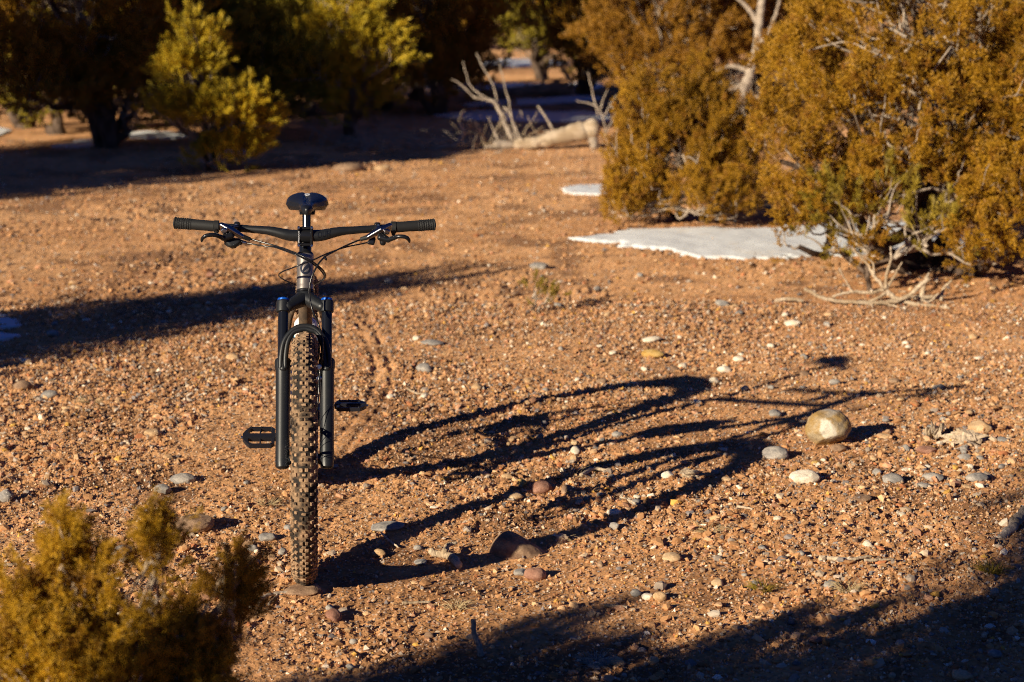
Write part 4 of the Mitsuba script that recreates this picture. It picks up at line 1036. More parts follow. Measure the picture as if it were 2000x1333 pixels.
# left, far
tree('juniper', 'dark shaded juniper with several stems and a sunlit top at the upper left', 'tree', (-4.02, 19.95),
     [(-4.3, 20.0, 1.15, .85, .8, .80), (-4.9, 19.8, .72, .5, .5, .40), (-3.62, 20.2, .85, .45, .5, .55), (-4.6, 20.1, 1.6, .7, .7, .6), (-4.35, 19.9, .62, .6, .5, .32), (-4.75, 20.7, 2.3, 1.0, 1.0, .8), (-3.75, 20.0, .40, .50, .4, .28), (-4.75, 19.6, .48, .50, .4, .26), (-4.3, 20.4, .5, .6, .4, .4)], 5200, kind='coarse', scale=1.35, seed=31, stems=2, trunk_r=.07, twigs=.4, gap=.36)
tree('pinyon_pine', 'sunlit yellow green pinyon pine in front of the dark trees at left', 'tree', (-2.62, 17.75),
     [(-2.78, 17.6, 1.12, .20, .25, .22), (-2.85, 17.6, .86, .30, .25, .14), (-2.62, 17.6, .56, .42, .3, .13), (-2.32, 17.65, .42, .20, .2, .2), (-2.70, 17.5, .10, .22, .15, .08), (-2.45, 17.7, .20, .25, .2, .10), (-2.95, 17.6, .5, .18, .2, .12)],
     1900, mat='mat_pinyon', kind='pinyon', scale=1.3, seed=12, stems=2, trunk_r=.04, twigs=.7, per=9, gap=.38, plume=.07, shell=.3, wid=.048)
tree('pinyon_pine', 'dark pinyon pine with a few sunlit tufts right of the yellow green pine', 'tree', (-1.75, 21.1),
     [(-1.72, 20.9, 1.12, .40, .40, .24), (-1.40, 20.8, .92, .24, .3, .14), (-2.0, 20.9, .66, .38, .4, .20), (-1.66, 20.9, 1.52, .40, .45, .28), (-1.6, 21.0, .4, .3, .3, .12)], 1500, mat='mat_pinyon', kind='pinyon', scale=1.8, seed=13, stems=1, trunk_r=.07, per=7, gap=.40, plume=.12, shell=.4)
DARK = [('dark green juniper in deep shade behind the sunlit yellow green pine', (-2.75, 21.4), [(-2.7, 21.3, .75, .75, .7, .70), (-3.2, 21.6, .8, .6, .5, .75), (-2.9, 21.4, 1.3, .6, .6, .6), (-2.3, 21.5, .5, .5, .5, .45), (-3.25, 21.8, 1.9, .55, .6, .6), (-2.9, 21.2, .32, .6, .4, .25)], 'mat_juniper_green', 41, 2900),
        ('dark juniper in shade above the dry brush, left of the fallen log', (-.9, 25.2), [(-.95, 25.0, 1.1, .70, .7, .80), (-.40, 25.2, 1.40, .45, .5, .60), (-1.3, 25.0, .55, .55, .5, .45), (-.65, 25.1, .6, .45, .5, .35), (-.9, 25.2, 2.4, .9, .9, .9), (-1.1, 24.9, .35, .7, .5, .28)], 'mat_juniper', 42, 2900),
        ('broad dark juniper farthest back among the shaded trees left of centre', (-1.9, 27.4), [(-1.9, 27.2, .9, 1.0, .8, .9), (-2.9, 27.2, .9, .9, .8, .9), (-1.2, 27.2, 1.0, .8, .7, .9), (-3.7, 27.6, .8, .8, .7, .8), (-1.9, 27.4, 2.4, 1.4, 1.0, .9)], 'mat_juniper_green', 43, 2500),
        ('olive juniper peeking in at the left edge behind the dark juniper', (-5.55, 22.7), [(-5.7, 22.5, .50, .55, .5, .40), (-5.05, 22.9, .45, .5, .5, .35), (-5.6, 22.7, .95, .7, .7, .6), (-5.2, 22.9, 1.4, .7, .7, .6), (-5.0, 23.2, .75, .5, .5, .5), (-5.4, 22.8, 2.4, 1.1, .9, 1.0), (-5.4, 22.8, 3.4, .8, .8, .6)], 'mat_juniper_green', 44, 2300),
        ('bright olive juniper far back at the top centre', (.50, 33.2), [(.42, 33.0, .80, .55, .6, .60), (.95, 33.4, 1.0, .55, .6, .80), (.35, 33.0, 1.4, .6, .6, .5), (.75, 32.9, .35, .35, .4, .3), (.30, 32.8, .62, .42, .4, .35)], 'mat_juniper_green', 45, 2200),
        ('juniper with a dark underside above the far log', (1.05, 28.9), [(1.0, 28.7, 1.05, .60, .6, .55), (1.50, 29.0, .70, .5, .5, .70), (1.15, 28.7, .45, .40, .4, .40), (1.1, 28.9, 1.8, .7, .7, .7), (1.25, 28.5, .45, .6, .4, .42), (1.7, 28.7, .4, .5, .4, .38)], 'mat_juniper', 46, 2300),
        ('rust brown juniper behind the compact golden juniper bush', (1.75, 24.0), [(1.72, 23.7, 1.05, .62, .6, .80), (1.40, 24.3, .75, .38, .5, .55), (2.2, 23.9, 1.15, .6, .6, .8), (1.8, 23.6, .5, .6, .5, .4)], 'mat_juniper_rust', 47, 1500),
        ('rust brown juniper behind the pale dead trunk', (3.05, 25.2), [(3.0, 25.0, .95, .7, .7, .85), (3.6, 25.3, .9, .7, .7, .85), (2.6, 25.6, .7, .5, .5, .6)], 'mat_juniper_rust', 48, 1300)]
DARK += [('low dark juniper bush between the many stemmed dark juniper and the yellow green pine', (-3.35, 22.6), [(-3.35, 22.6, .42, .55, .5, .42)], 'mat_juniper_green', 53, 700),
         ('low dark juniper bush behind the fallen log, at the left end of the snow strips', (-1.35, 27.9), [(-1.35, 27.9, .42, .60, .5, .42)], 'mat_juniper', 54, 700),
         ('low dark juniper bush under the broad dark juniper, behind the saddle', (-2.55, 24.8), [(-2.5, 24.8, .40, .60, .5, .40)], 'mat_juniper_green', 55, 700),
         ('low olive juniper bush at the left edge beside the dark many stemmed juniper', (-4.95, 21.7), [(-4.95, 21.7, .36, .36, .4, .32)], 'mat_juniper_green', 56, 600)]
DARK += [('juniper hidden far behind the sunlit yellow green pine', (-5.2, 32.5), [(-5.2, 32.5, 1.0, 1.4, 1.2, 1.0), (-5.2, 32.5, 2.6, 1.3, 1.1, 1.3)], 'mat_juniper', 52, 1400),
         ('tall juniper standing just outside the left edge of the picture, behind the others', (-7.5, 24.0), [(-7.5, 24.0, 1.0, 1.3, 1.2, 1.0), (-7.5, 24.0, 2.4, 1.2, 1.1, 1.1)], 'mat_juniper_green', 51, 1500),
         ('low dark juniper bush in the shade behind the many stemmed dark juniper', (-3.9, 24.3), [(-3.9, 24.3, .50, .75, .6, .50), (-4.5, 24.5, .45, .5, .5, .40)], 'mat_juniper_green', 49, 900),
         ('low dark juniper bush in the shade just right of the tufted dark pine', (-1.65, 25.9), [(-1.7, 25.9, .50, .7, .6, .50), (-2.5, 25.6, .50, .6, .5, .45)], 'mat_juniper', 50, 900)]
for label, base, lobes, mat, seed, cnt in DARK:
    tree('juniper', label, 'tree', base, lobes, cnt, mat=mat, kind='coarse', scale=1.6, seed=seed, stems=2, trunk_r=.09, twigs=.4, gap=.34)
ORD = ['first', 'second', 'third', 'fourth', 'fifth', 'sixth', 'seventh', 'eighth', 'ninth', 'tenth', 'eleventh']
for i, (x, y) in enumerate([(-15, 47), (-11.5, 50), (-8.2, 46), (-5.2, 44), (-3.0, 49), (-.9, 62), (1.9, 58), (3.8, 46), (6.6, 48), (10, 46), (13.5, 50)]):
    tree('juniper', f'distant juniper in the far tree line, {ORD[i]} from the left', 'tree', (x, y), [(x, y, 1.1, 1.9, 1.3, 1.2), (x + 1.4, y, .8, 1.0, .9, .8)], 420, mat='mat_juniper_green' if i % 2 else 'mat_juniper', kind='coarse', scale=3.4, seed=60 + i, stems=1, trunk_r=.12, twigs=.1, group='junipers in the far tree line', gap=.25)
# trees left of the frame, whose shadows lie across the clearing
tree('juniper', 'tall juniper left of the picture that shades the trees at the upper left', 'tree', (-8.0, 13.2), [(-8.0, 13.2, .9, 1.35, 1.35, .9), (-8.1, 13.1, 1.8, 1.25, 1.25, .8), (-9.25, 13.25, 2.6, 1.05, 1.05, 1.0), (-9.0, 14.0, 1.4, 1.2, 1.2, 1.1), (-9.2, 13.2, 3.4, .9, .9, .65), (-8.6, 12.8, 3.0, .70, .70, .7)], 7000, kind='coarse', scale=1.8, seed=71, stems=2, trunk_r=.12, gap=.2, twigs=.2, shell=.2)
tree('juniper', 'pointed juniper left of the picture that casts the long shadow behind the bicycle', 'tree', (-6.93, 4.72), [(-6.95, 4.76, .60, 1.02, 1.02, .60), (-6.93, 4.74, 1.15, .88, .88, .58), (-6.90, 4.70, 1.70, .64, .64, .5), (-6.88, 4.66, 2.15, .38, .38, .40), (-6.88, 4.64, 2.55, .14, .14, .26)], 6200, kind='coarse', scale=1.1, seed=72, stems=1, trunk_r=.09, gap=.24, twigs=.2, up=.85, shell=.2)
tree('juniper', 'juniper beside the photographer that shades the lower right corner', 'tree', (-2.63, .50), [(-2.63, .50, .7, .44, .44, .6), (-2.63, .50, 1.5, .38, .38, .5), (-2.88, .74, 2.15, .28, .28, .30), (-3.08, .93, 2.45, .26, .26, .25)], 5600, kind='coarse', scale=1.0, seed=73, stems=1, trunk_r=.08, gap=.22, twigs=.2, up=.8, shell=.2)

# ------------------------------------------------------------------ dead wood
def branch_mesh(polys, radii, seed, jit=.25, zmin=.008, sides=9):
    """Polylines (x, y, z) as knotty tubes; jit spreads them in depth."""
    rng = np.random.default_rng(seed)
    ms = []
    for pl, (r0, r1) in zip(polys, radii):
        p = np.array(pl, float)
        k = rng.normal(0, jit)
        p[1:, 1] += np.linspace(0, 1, len(p))[1:] * k * np.linalg.norm(p[-1] - p[0])
        p[:, 2] = np.maximum(p[:, 2], zmin)
        q = smooth_path(p, max(8, 6 * len(p)))
        L = np.linalg.norm(np.diff(p, axis=0), axis=1).sum()
        q[1:-1] += rng.normal(0, .0035, (len(q) - 2, 3)) * min(1, L * 2)
        r = np.linspace(r0, r1, len(q)) * (1 + .05 * rng.normal(0, 1, len(q)))
        ms.append(tube(q, np.maximum(r, .0015), sides))
    return cat(*ms)

for q, (polys, radii) in enumerate(BUSH_TWIGS):
    scene[numbered('juniper_bush__dead_branch')] = mikit.ply(branch_mesh(polys, radii, 400 + q, 0, sides=7), 'mat_palewood', True)
LOG = [[(0.000, 19.926, 0.046), (0.205, 19.928, 0.060), (0.409, 19.938, 0.111), (0.614, 19.947, 0.162), (0.778, 19.952, 0.187)],
       [(0.015, 19.928, 0.061), (-0.051, 19.956, 0.212), (-0.128, 19.989, 0.388), (-0.179, 20.003, 0.464), (-0.256, 20.007, 0.489), (-0.384, 20.012, 0.514)],
       [(0.092, 19.928, 0.061), (0.015, 19.966, 0.262), (-0.051, 19.989, 0.388), (-0.128, 19.998, 0.438), (-0.194, 20.035, 0.640), (-0.297, 20.068, 0.816), (-0.358, 20.091, 0.942)],
       [(0.051, 19.928, 0.061), (-0.015, 19.989, 0.388), (-0.077, 20.035, 0.640), (-0.128, 20.072, 0.841)],
       [(-0.179, 20.003, 0.464), (-0.384, 20.026, 0.589), (-0.450, 20.049, 0.715), (-0.486, 20.077, 0.866)],
       [(-0.384, 20.012, 0.514), (-0.512, 20.035, 0.640), (-0.604, 20.045, 0.690)],
       [(0.768, 19.949, 0.172), (0.819, 19.928, 0.061), (0.808, 19.913, 0.0)],
       [(0.435, 19.956, 0.150), (0.333, 19.977, 0.323), (0.256, 19.995, 0.423)], [(0.471, 19.960, 0.17), (0.317, 19.950, 0.177)],
       [(-0.128, 19.940, 0.06), (-0.194, 19.956, 0.212), (-0.246, 19.977, 0.323)], [(0.000, 19.926, 0.046), (-0.179, 19.925, 0.041)], [(-0.12, 19.933, 0.05), (-0.281, 19.919, 0.011)]]
LOGR = [(.050, .098), (.024, .012), (.012, .005), (.010, .004), (.009, .004), (.009, .004), (.06, .03), (.016, .007), (.011, .004), (.013, .006), (.05, .045), (.025, .010)]
k = numbered('fallen_log')
tag(k, 'sun bleached fallen log with upright dead limbs left of the compact golden juniper bush', 'log')
scene[k + '__trunk'] = mikit.ply(branch_mesh(LOG[:1], LOGR[:1], 3, 0.0, sides=16), 'mat_deadwood', 40)
scene[k + '__knot'] = mikit.ply(hull_balls(((.80, 19.945, .20), (.085, .09, .105)), ((.76, 19.95, .185), .09)), 'mat_deadwood', True)
for i in range(1, len(LOG)):
    scene[numbered(k + '__limb')] = mikit.ply(branch_mesh([LOG[i]], [LOGR[i]], 30 + i, .1), 'mat_greywood', True)
k = numbered('dead_branch')
scene[k] = mikit.ply(branch_mesh([[(-0.80, 19.90, 0.02), (-0.588, 19.922, 0.03), (-0.486, 19.945, 0.152), (-0.527, 19.970, 0.288), (-0.486, 19.989, 0.388)], [(-.5, 19.94, .13), (-.44, 19.95, .17)]], [(.026, .012), (.018, .012)], 4, .1), 'mat_deadwood', True)
tag(k, 'bent bleached branch lying just left of the fallen log', 'branch')
k = numbered('dead_branch')
scene[k] = mikit.ply(branch_mesh([[(-0.307, 19.950, 0.15), (-0.384, 19.969, 0.282)], [(-.307, 19.95, .15), (-.26, 19.95, 0.0)], [(-.33, 19.96, .2), (-.40, 19.95, 0.01)]], [(.03, .022), (.02, .016), (.014, .01)], 4, 0), 'mat_deadwood', True)
tag(k, 'short pale stub of branch propped up between the bent branch and the log', 'branch')
TWR = [[(.92, 19.05, .02), (0.840, 19.084, 0.444), (0.611, 19.102, 0.540)], [(0.821, 19.087, 0.40), (0.733, 19.142, 0.761), (0.723, 19.150, 0.799)], [(0.840, 19.082, 0.434), (0.879, 19.107, 0.569), (0.918, 19.120, 0.641)], [(0.860, 19.080, 0.36), (0.997, 19.111, 0.593)], [(.88, 19.07, .2), (0.977, 19.076, 0.401), (0.928, 19.098, 0.521)]]
k = numbered('dead_branch')
scene[k] = mikit.ply(branch_mesh(TWR, [(.010, .005)] + [(.008, .003)] * 4, 9, .05), 'mat_greywood', True)
tag(k, 'grey bare forked branch rising behind the left side of the compact juniper bush', 'branch')
LOG2 = [[(-0.550, 28.66, 0.04), (-0.256, 28.666, 0.05), (0.000, 28.668, 0.06), (0.440, 28.674, 0.085), (0.821, 28.684, 0.12)], [(0.366, 28.671, 0.08), (0.550, 28.694, 0.169), (0.696, 28.706, 0.234), (0.843, 28.707, 0.242)],
        [(.82, 28.69, .12), (0.865, 28.694, 0.169), (0.769, 28.727, 0.350), (0.696, 28.746, 0.451)], [(0.80, 28.714, 0.278), (0.711, 28.732, 0.378)], [(0.425, 28.660, 0.05), (0.440, 28.700, 0.205), (0.498, 28.714, 0.278)], [(0.403, 28.684, 0.1), (0.235, 28.687, 0.133), (0.198, 28.695, 0.177)]]
k = numbered('fallen_log')
tag(k, 'farther bleached fallen log lying between the shaded snow strips', 'log')
scene[k + '__trunk'] = mikit.ply(branch_mesh(LOG2[:1], [(.055, .10)], 5, 0, sides=14), 'mat_deadwood', True)
for i in range(1, len(LOG2)):
    scene[numbered(k + '__limb')] = mikit.ply(branch_mesh([LOG2[i]], [(.035, .012)], 50 + i, .05), 'mat_deadwood', True)
BRR = [[(1.549, 10.425, 0.084), (1.655, 10.412, 0.04), (1.763, 10.406, 0.022), (1.899, 10.406, 0.022), (1.994, 10.409, 0.03), (2.089, 10.417, 0.06), (2.143, 10.429, 0.115), (2.187, 10.437, 0.155)],
       [(1.988, 10.422, 0.068), (2.040, 10.40, 0.035), (2.116, 10.36, 0.018), (2.197, 10.33, 0.014), (2.284, 10.28, 0.010)], [(1.975, 10.425, 0.084), (1.918, 10.438, 0.156), (1.891, 10.447, 0.204), (1.809, 10.463, 0.292)],
       [(1.980, 10.424, 0.081), (1.983, 10.440, 0.164), (2.002, 10.454, 0.244), (1.997, 10.467, 0.311)], [(1.985, 10.427, 0.085), (2.024, 10.437, 0.151), (2.067, 10.451, 0.225)], [(1.804, 10.421, 0.065), (1.777, 10.430, 0.111), (1.728, 10.446, 0.199)],
       [(1.698, 10.417, 0.044), (1.804, 10.422, 0.071), (1.885, 10.421, 0.065), (1.970, 10.424, 0.081)], [(2.075, 10.415, 0.045), (2.143, 10.416, 0.045), (2.203, 10.411, 0.018), (2.257, 10.420, 0.066)], [(1.899, 10.407, 0.02), (1.967, 10.38, 0.015), (2.026, 10.32, 0.010)],
       [(1.883, 10.406, 0.02), (1.896, 10.34, 0.008)], [(1.891, 10.408, 0.02), (1.940, 10.415, 0.04), (1.980, 10.420, 0.07)], [(1.918, 10.438, 0.156), (1.907, 10.451, 0.225), (1.831, 10.460, 0.273)]]
k = numbered('dead_branch')
scene[k] = mikit.ply(branch_mesh(BRR, [(.010, .013), (.016, .006), (.011, .005), (.010, .004), (.009, .003), (.007, .003), (.007, .010), (.008, .004), (.008, .004), (.006, .004), (.008, .007), (.006, .003)], 10, .15), 'mat_deadwood', True)
tag(k, 'tangle of bleached dead branches on the ground at the foot of the large right juniper', 'branch')
for j, (pl, rr, lab) in enumerate([([[(2.187, 10.50, 0.02), (2.208, 10.52, 0.111), (2.235, 10.54, 0.151)], [(2.29, 10.5, .01), (2.306, 10.52, 0.071), (2.349, 10.53, 0.119)], [(2.15, 10.5, .02), (2.29, 10.5, .03)]], [(.014, .006), (.012, .005), (.016, .010)], 'short dead forked stub under the right edge of the large juniper'),
                                   ([[(1.40, 10.45, .015), (1.465, 10.43, 0.03), (1.546, 10.42, 0.02)]], [(.012, .008)], 'thin bleached stick lying left of the branch tangle under the large juniper')]):
    k = numbered('dead_branch')
    scene[k] = mikit.ply(branch_mesh(pl, rr, 80 + j, .1), 'mat_deadwood', True)
    tag(k, lab, 'branch')
SNAG = [[(2.488, 22.593, 0.0), (2.603, 22.635, 0.401), (2.696, 22.679, 0.640), (2.765, 22.726, 0.896), (2.789, 22.774, 1.152), (2.823, 22.826, 1.436), (2.835, 22.889, 1.778), (2.90, 22.9, 2.3)], [(2.789, 22.774, 1.152), (2.673, 22.807, 1.334), (2.546, 22.831, 1.465), (2.45, 22.85, 1.7)],
        [(2.765, 22.726, 0.896), (2.893, 22.763, 1.095), (2.962, 22.805, 1.323), (3.0, 22.8, 1.6)], [(2.696, 22.679, 0.640), (2.488, 22.690, 0.697), (2.314, 22.679, 0.640)], [(2.661, 22.658, 0.526), (2.459, 22.642, 0.441), (2.343, 22.658, 0.526)], [(2.575, 22.616, 0.298), (2.777, 22.627, 0.355), (2.9, 22.6, .25)]]
k = numbered('dead_tree')
tag(k, 'pale bare dead tree trunk standing between the two nearest right hand junipers', 'tree')
scene[k + '__trunk'] = mikit.ply(branch_mesh(SNAG[:1], [(.058, .032)], 6, 0, sides=12), 'mat_greywood', True)
for i in range(1, len(SNAG)):
    scene[numbered(k + '__limb')] = mikit.ply(branch_mesh([SNAG[i]], [(.032, .010)], 90 + i, .2), 'mat_greywood', True)
def brush(key, label, cx, cy, n, spread, h, seed, mat='mat_greywood'):
    rng = np.random.default_rng(seed)
    ms = []
    for _ in range(n):
        b = np.array([cx + rng.normal(0, spread[0]), cy + rng.normal(0, spread[1]), .01])
        a = rng.uniform(0, 2 * np.pi)
        e = b + np.array([math.cos(a) * rng.uniform(.05, .5), math.sin(a) * rng.uniform(.05, .3), rng.uniform(.02, h)])
        ms.append(tube(wiggle(b, e, rng, 4, .10), np.linspace(.006, .002, 8), 5))
    k = numbered(key)
    scene[k] = mikit.ply(cat(*ms), mat, True)
    tag(k, label, 'brush', kind='stuff')
brush('dry_brush', 'tangle of dry dead twigs in the shade left of the fallen log', -1.3, 20.6, 95, (.55, .5), .30, 3)
brush('dry_brush', 'fine tangle of dead twigs caught behind the limbs of the fallen log', -.15, 20.05, 40, (.22, .10), .42, 6, 'mat_deadwood')
brush('dry_brush', 'low scatter of thin dead branches along the shade edge left of the fallen log', -.95, 19.85, 45, (.36, .10), .22, 8, 'mat_greywood')
brush('dry_brush', 'dead twigs hanging under the rust brown juniper beside the pale dead trunk', 2.45, 22.9, 60, (.25, .3), .7, 4)

# ------------------------------------------------------------------ snow
SNOW = [('wide white snow patch lying left of the foot of the large right juniper', [(.37, 13.06), (.58, 13.19), (.74, 13.38), (.87, 13.52), (1.41, 13.6), (1.77, 13.66), (2.23, 13.88), (2.65, 13.83), (3.12, 13.41), (3.18, 12.76), (2.71, 12.29), (2.24, 12.36), (1.98, 12.29), (1.77, 12.2), (1.26, 12.13), (1.08, 12.26), (.96, 12.5), (.82, 12.64), (.6, 12.81)], .035),
        ('small white snow patch left of the compact golden juniper bush', [(.39, 16.02), (.55, 16.34), (.87, 16.46), (1.09, 16.34), (1.1, 15.72), (.86, 15.65), (.61, 15.65), (.45, 15.76)], .03),
        ('snow patch at the foot of the dark juniper stems at upper left', [(-4.66, 20.04), (-4.6, 20.6), (-4.44, 21.11), (-4.13, 20.98), (-4.09, 20.16), (-4.35, 19.93)], .03),
        ('snow patch cut by the left edge of the picture behind the trees', [(-6.03, 22.6), (-5.83, 22.75), (-5.6, 22.3), (-5.51, 21.58), (-5.69, 21.31)], .03),
        ('small snow patch seen through the dark juniper, left of the yellow green pine', [(-4.23, 21.86), (-3.98, 22.15), (-3.5, 21.86), (-3.5, 21.31), (-4.08, 21.18)], .03),
        ('sliver of snow under the yellow green pine', [(-2.94, 19.98), (-2.7, 19.81), (-2.45, 19.46), (-2.8, 19.36)], .03),
        ('nearest blue strip of shaded snow behind the fallen log', [(-1.01, 24.74), (-.33, 25.39), (.52, 25.39), (1.22, 25.11), (1.35, 23.96), (.36, 23.62), (-.49, 23.87)], .05),
        ('thin second strip of shaded snow in front of the farther log', [(-.69, 26.8), (0, 27.56), (1.11, 28.35), (1.14, 27.48), (.27, 26.69), (-.47, 26.28)], .05),
        ('third strip of shaded snow just behind the farther log', [(-1.24, 30.39), (-.53, 31.81), (.4, 31.67), (1.33, 32.57), (1.25, 30.53), (.15, 29.99), (-.76, 29.73)], .05),
        ('farthest strip of shaded snow below the bright olive juniper', [(-.77, 37.6), (-.41, 40.26), (.31, 40.74), (1.1, 39.33), (.58, 38.02)], .06),
        ('finger shaped snow remnant in the tree shadow at the left edge', [(-3.0, 10.45), (-2.77, 10.20), (-2.68, 10.16), (-2.60, 10.05), (-2.66, 9.97), (-2.50, 9.93), (-2.44, 9.78), (-2.54, 9.72), (-2.48, 9.62), (-2.40, 9.55), (-2.42, 9.45), (-2.50, 9.40), (-2.59, 9.46), (-2.85, 9.5)], .03)]
def snow_patch(label, ring, h, seed):
    rng = np.random.default_rng(seed)
    P = Polygon(smooth_path(np.array(ring + ring[:1]), 120)[:, :2]).buffer(0)
    x0, y0, x1, y1 = P.bounds
    amp = .02 * math.sqrt(P.area)
    step = max(x1 - x0, y1 - y0) / 110
    gx, gy = np.meshgrid(np.arange(x0 - .1, x1 + .1, step), np.arange(y0 - .1, y1 + .1, step), indexing='ij')
    p = np.stack([gx, gy, 0 * gx], -1)
    import shapely
    pts = shapely.points(gx, gy)
    inside = shapely.contains(P, pts)
    dist = shapely.distance(P.exterior, pts) * np.where(inside, 1, -1)
    dist = dist + 6.0 * amp * (meshkit.fbm(p * [3.2, 5.0, 1] + seed, 4, seed) - .5) + 3.4 * amp * (meshkit.fbm(p * 16.0 + seed, 3, seed + 1) - .5)
    z = gz(gx, gy) + np.where(dist > 0, .35 * h * np.clip(dist / .20, 0, 1) ** .8 + .012 * (meshkit.fbm(p * 6, 3, seed) - .5) * np.clip(dist / .1, 0, 1) + .010, -.06)
    n, m = gx.shape
    i, j = np.meshgrid(np.arange(n - 1), np.arange(m - 1), indexing='ij')
    q = np.stack([i * m + j, (i + 1) * m + j, (i + 1) * m + j + 1, i * m + j + 1], -1).reshape(-1, 4)
    keep = (dist.ravel()[q] > -.05).any(1)
    f = q[keep]
    v = np.stack([gx, gy, z], -1).reshape(-1, 3)
    used, inv = np.unique(f, return_inverse=True)
    f = inv.reshape(f.shape)
    k = numbered('snow_patch')
    scene[k] = mikit.ply((v[used], np.vstack([f[:, [0, 1, 2]], f[:, [0, 2, 3]]])), 'mat_snow', True)
    tag(k, label, 'snow')
for i, (label, ring, h) in enumerate(SNOW): snow_patch(label, ring, h, 20 + i)

# ------------------------------------------------------------------ twigs, weathered wood, grass
def ground_line(pts, lift):
    return [(x, y, float(gz(x, y)) + lift) for x, y in pts]
TW = [('thin pale curved twig between the front tyre and the wedge boulder', [(-.41, 6.037), (-.381, 5.963), (-.349, 5.89)], .0045, .003, 'mat_deadwood'),
      ('bent pale twig lying by the dark upright knobby stone', [(.24, 6.706), (.288, 6.792), (.333, 6.77)], .008, .005, 'mat_deadwood'),
      ('longer of two pale twigs lying on open ground at lower right', [(.928, 5.717), (.974, 5.701), (1.017, 5.701), (1.073, 5.728)], .007, .004, 'mat_deadwood'),
      ('shorter pale twig right of its longer twin at lower right', [(1.044, 5.681), (1.087, 5.691), (1.134, 5.701)], .006, .003, 'mat_deadwood'),
      ('small pale stick under the wheel shadow left of the cream cobble', [(.362, 6.433), (.414, 6.342)], .005, .004, 'mat_deadwood'),
      ('grey stick lying left of the flat brown stone at the front tyre', [(-.715, 5.334), (-.678, 5.39), (-.617, 5.418)], .006, .004, 'mat_greywood'),
      ('short stick crossing the grey stick at the front tyre', [(-.676, 5.311), (-.659, 5.409)], .004, .003, 'mat_greywood'),
      ('thin pale twig on the sandy ground right of the pedal', [(-.44, 8.163), (-.399, 8.081), (-.364, 8.061)], .005, .003, 'mat_deadwood'),
      ('pale flat stick on the lit ground at lower right near the shade edge', [(.256, 5.302), (.319, 5.279)], .005, .004, 'mat_deadwood'),
      ('tiny pale twig right of the wheel shadows', [(.735, 6.291), (.782, 6.26)], .005, .003, 'mat_deadwood'),
      ('pale splinter of wood on the ground in front of the wheel shadow', [(-.307, 5.325), (-.229, 5.343)], .005, .003, 'mat_deadwood'),
      ('pale twig at the left edge behind the front bush', [(-1.5, 5.614), (-1.451, 5.629)], .006, .004, 'mat_deadwood')]
for i, (label, pts, r0, r1, mat) in enumerate(TW):
    k = numbered('twig')
    scene[k] = mikit.ply(branch_mesh([ground_line(pts, r0 * 1.4)], [(r0, r1)], 120 + i, 0, -1, 7), mat, True)
    tag(k, label, 'twig')
k = numbered('driftwood')
scene[k] = mikit.ply(branch_mesh([ground_line([(-.248, 5.808), (-.213, 5.781), (-.184, 5.759), (-.158, 5.675)], .018), ground_line([(-.203, 5.77), (-.194, 5.84), (-.169, 5.86)], .03)], [(.010, .013), (.010, .005)], 140, 0, -1), 'mat_deadwood', True)
tag(k, 'forked weathered piece of wood left of the brown wedge shaped boulder', 'driftwood')
k = numbered('stub_stick')
scene[k] = mikit.ply(branch_mesh([[(-.080, 4.92, -.01), (-.086, 4.922, .022), (-.098, 4.93, .048), (-.100, 4.935, .085)]], [(.0085, .0065)], 141, 0, -1, 9), 'mat_greywood', True)
tag(k, 'knobbly grey stick standing upright in the shade at bottom centre', 'stick')
k = numbered('dead_branch')
scene[k] = mikit.ply(branch_mesh([[(1.508, 5.957, .0), (1.567, 6.037, .018), (1.631, 6.132, .04), (1.80, 6.323, .09)]], [(.013, .020)], 142, 0, -1, 10), 'mat_greywood', True)
tag(k, 'thick grey branch reaching in from the right edge above the shade', 'branch')
def wood_chunk(label, x, y, w, h, seed, yaw):
    """A broken lump of dead wood: a bundle of torn splinters along one grain."""
    rng = np.random.default_rng(seed)
    ms = []
    for q in range(11):
        o = np.array([rng.normal(0, .10) * w, rng.normal(0, .13) * w, h * rng.uniform(.12, .62)])
        L = w * rng.uniform(.45, 1.0) * (1 - .5 * o[2] / h)
        a, t = math.radians(rng.normal(0, 9)), rng.normal(0, .14)
        d = np.array([math.cos(a), math.sin(a), t])
        P = []
        for sgn in (-1, 1):
            c = o + d * L / 2 * sgn
            for _ in range(5):
                P.append(c + rng.normal(0, 1, 3) * [.10 * w, .07 * w, .13 * h] * (1.1 if sgn < 0 else .7))
        P += [o + rng.normal(0, 1, 3) * [.05 * w, .10 * w, .18 * h] for _ in range(6)]
        ms.append(hull(P))
    m = cat(*ms)
    v = np.array(m.vertices) @ rot([0, 0, 1], yaw).T
    k = numbered('weathered_wood')
    scene[k] = mikit.ply((v + [x, y, float(gz(x, y)) - .006], m.faces), 'mat_deadwood', False)
    tag(k, label, 'wood')
wood_chunk('upright splintered chunk of weathered wood, left piece of the pair', 1.60, 7.34, .075, .085, 3, 70)
wood_chunk('lying splintered chunk of weathered wood, right piece of the pair', 1.69, 7.25, .135, .065, 4, -12)
wood_chunk('dark stub of wood in the wheel shadow right of the brown wedge shaped boulder', .155, 5.96, .035, .045, 5, 20)
wood_chunk('pinkish root stub left of the cream oblong cobble', .62, 6.72, .075, .035, 6, 15)
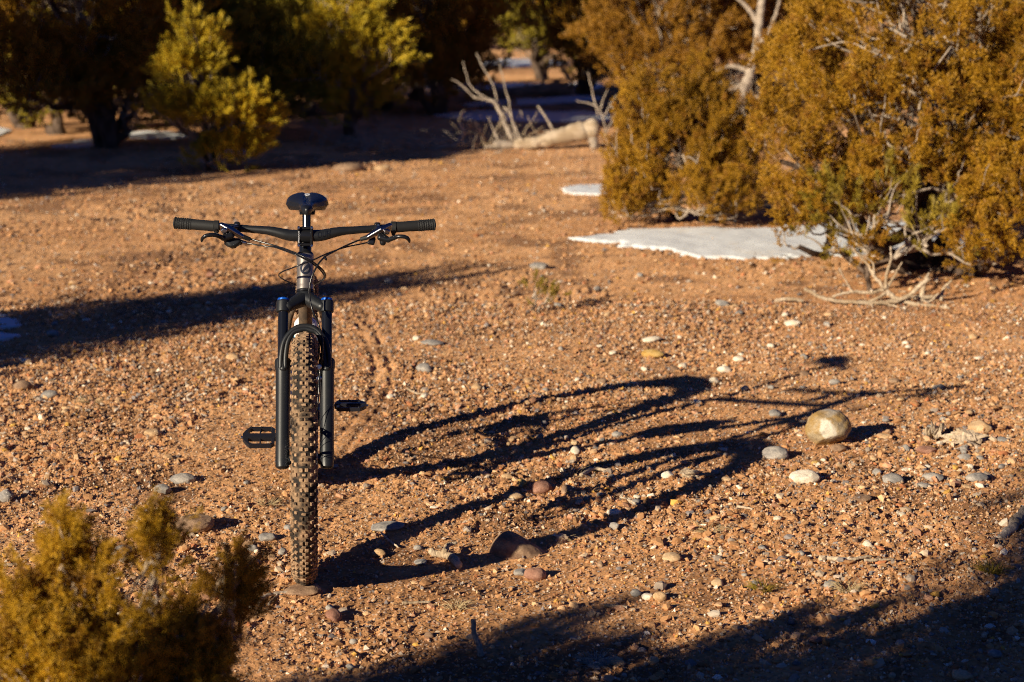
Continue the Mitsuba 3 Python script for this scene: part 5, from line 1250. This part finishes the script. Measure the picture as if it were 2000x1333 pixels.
def tuft(label, x, y, n, r, h, seed, mat='mat_straw', cat_='grass', name='grass_tuft', thick=.0011):
    rng = np.random.default_rng(seed)
    ms = []
    for _ in range(n):
        a, q = rng.uniform(0, 2 * np.pi), rng.uniform(0, 1) ** .5
        b = np.array([x + .35 * r * q * math.cos(a), y + .35 * r * q * math.sin(a), float(gz(x, y)) - .003])
        a2 = a + rng.normal(0, .5)
        e = b + np.array([math.cos(a2) * r * rng.uniform(.3, 1), math.sin(a2) * r * rng.uniform(.3, 1), h * rng.uniform(.25, 1)])
        mid = (b + e) / 2 + [0, 0, h * .22]
        ms.append(tube(smooth_path([b, mid, e], 6), np.linspace(thick, thick * .3, 6), 3, False))
    k = numbered(name)
    scene[k] = mikit.ply(cat(*ms), mat, True)
    tag(k, label, cat_)
tuft('small dry straw tuft in front of the driftwood', -.156, 5.302, 60, .055, .03, 1)
tuft('sparse dry stalks beside the dark upright knobby stone', .205, 6.727, 26, .07, .055, 2)
tuft('bright dry straw tuft at the shade edge at lower right', .95, 5.418, 80, .055, .035, 3)
tuft('dark dry tuft left of the bright straw tuft at lower right', .714, 5.442, 60, .055, .03, 4, 'mat_seedling')
tuft('blue grey cushion plant in the shade at bottom centre right', .216, 4.862, 150, .055, .03, 5, 'mat_sage', 'plant', 'cushion_plant')
tuft('flattened straw tuft right of the wheel shadows', .62, 6.05, 60, .08, .02, 6)
tuft('dark plant tuft at the right edge in the shade', 1.40, 5.60, 90, .06, .035, 7, 'mat_seedling', 'plant')
tuft('dry grass blades in the front wheel shadow behind the wedge boulder', .144, 5.991, 40, .07, .025, 8)
tuft('small dry tuft on the sandy ground far left of the bicycle', -1.723, 7.941, 50, .07, .03, 9)
tuft('dry grass tuft left behind the pedal by the fork', -.80, 6.35, 40, .06, .025, 10)
tree('juniper_seedling', 'tiny green juniper seedling alone on the open gravel behind the bicycle', 'plant', (.154, 10.18), [(.12, 10.18, .075, .045, .045, .05), (.20, 10.18, .06, .04, .04, .035)], 34, mat='mat_seedling', kind='juniper', scale=.42, seed=4, stems=1, trunk_r=.006, per=4, gap=0, plume=.12, twigs=1, twig_r=.002)
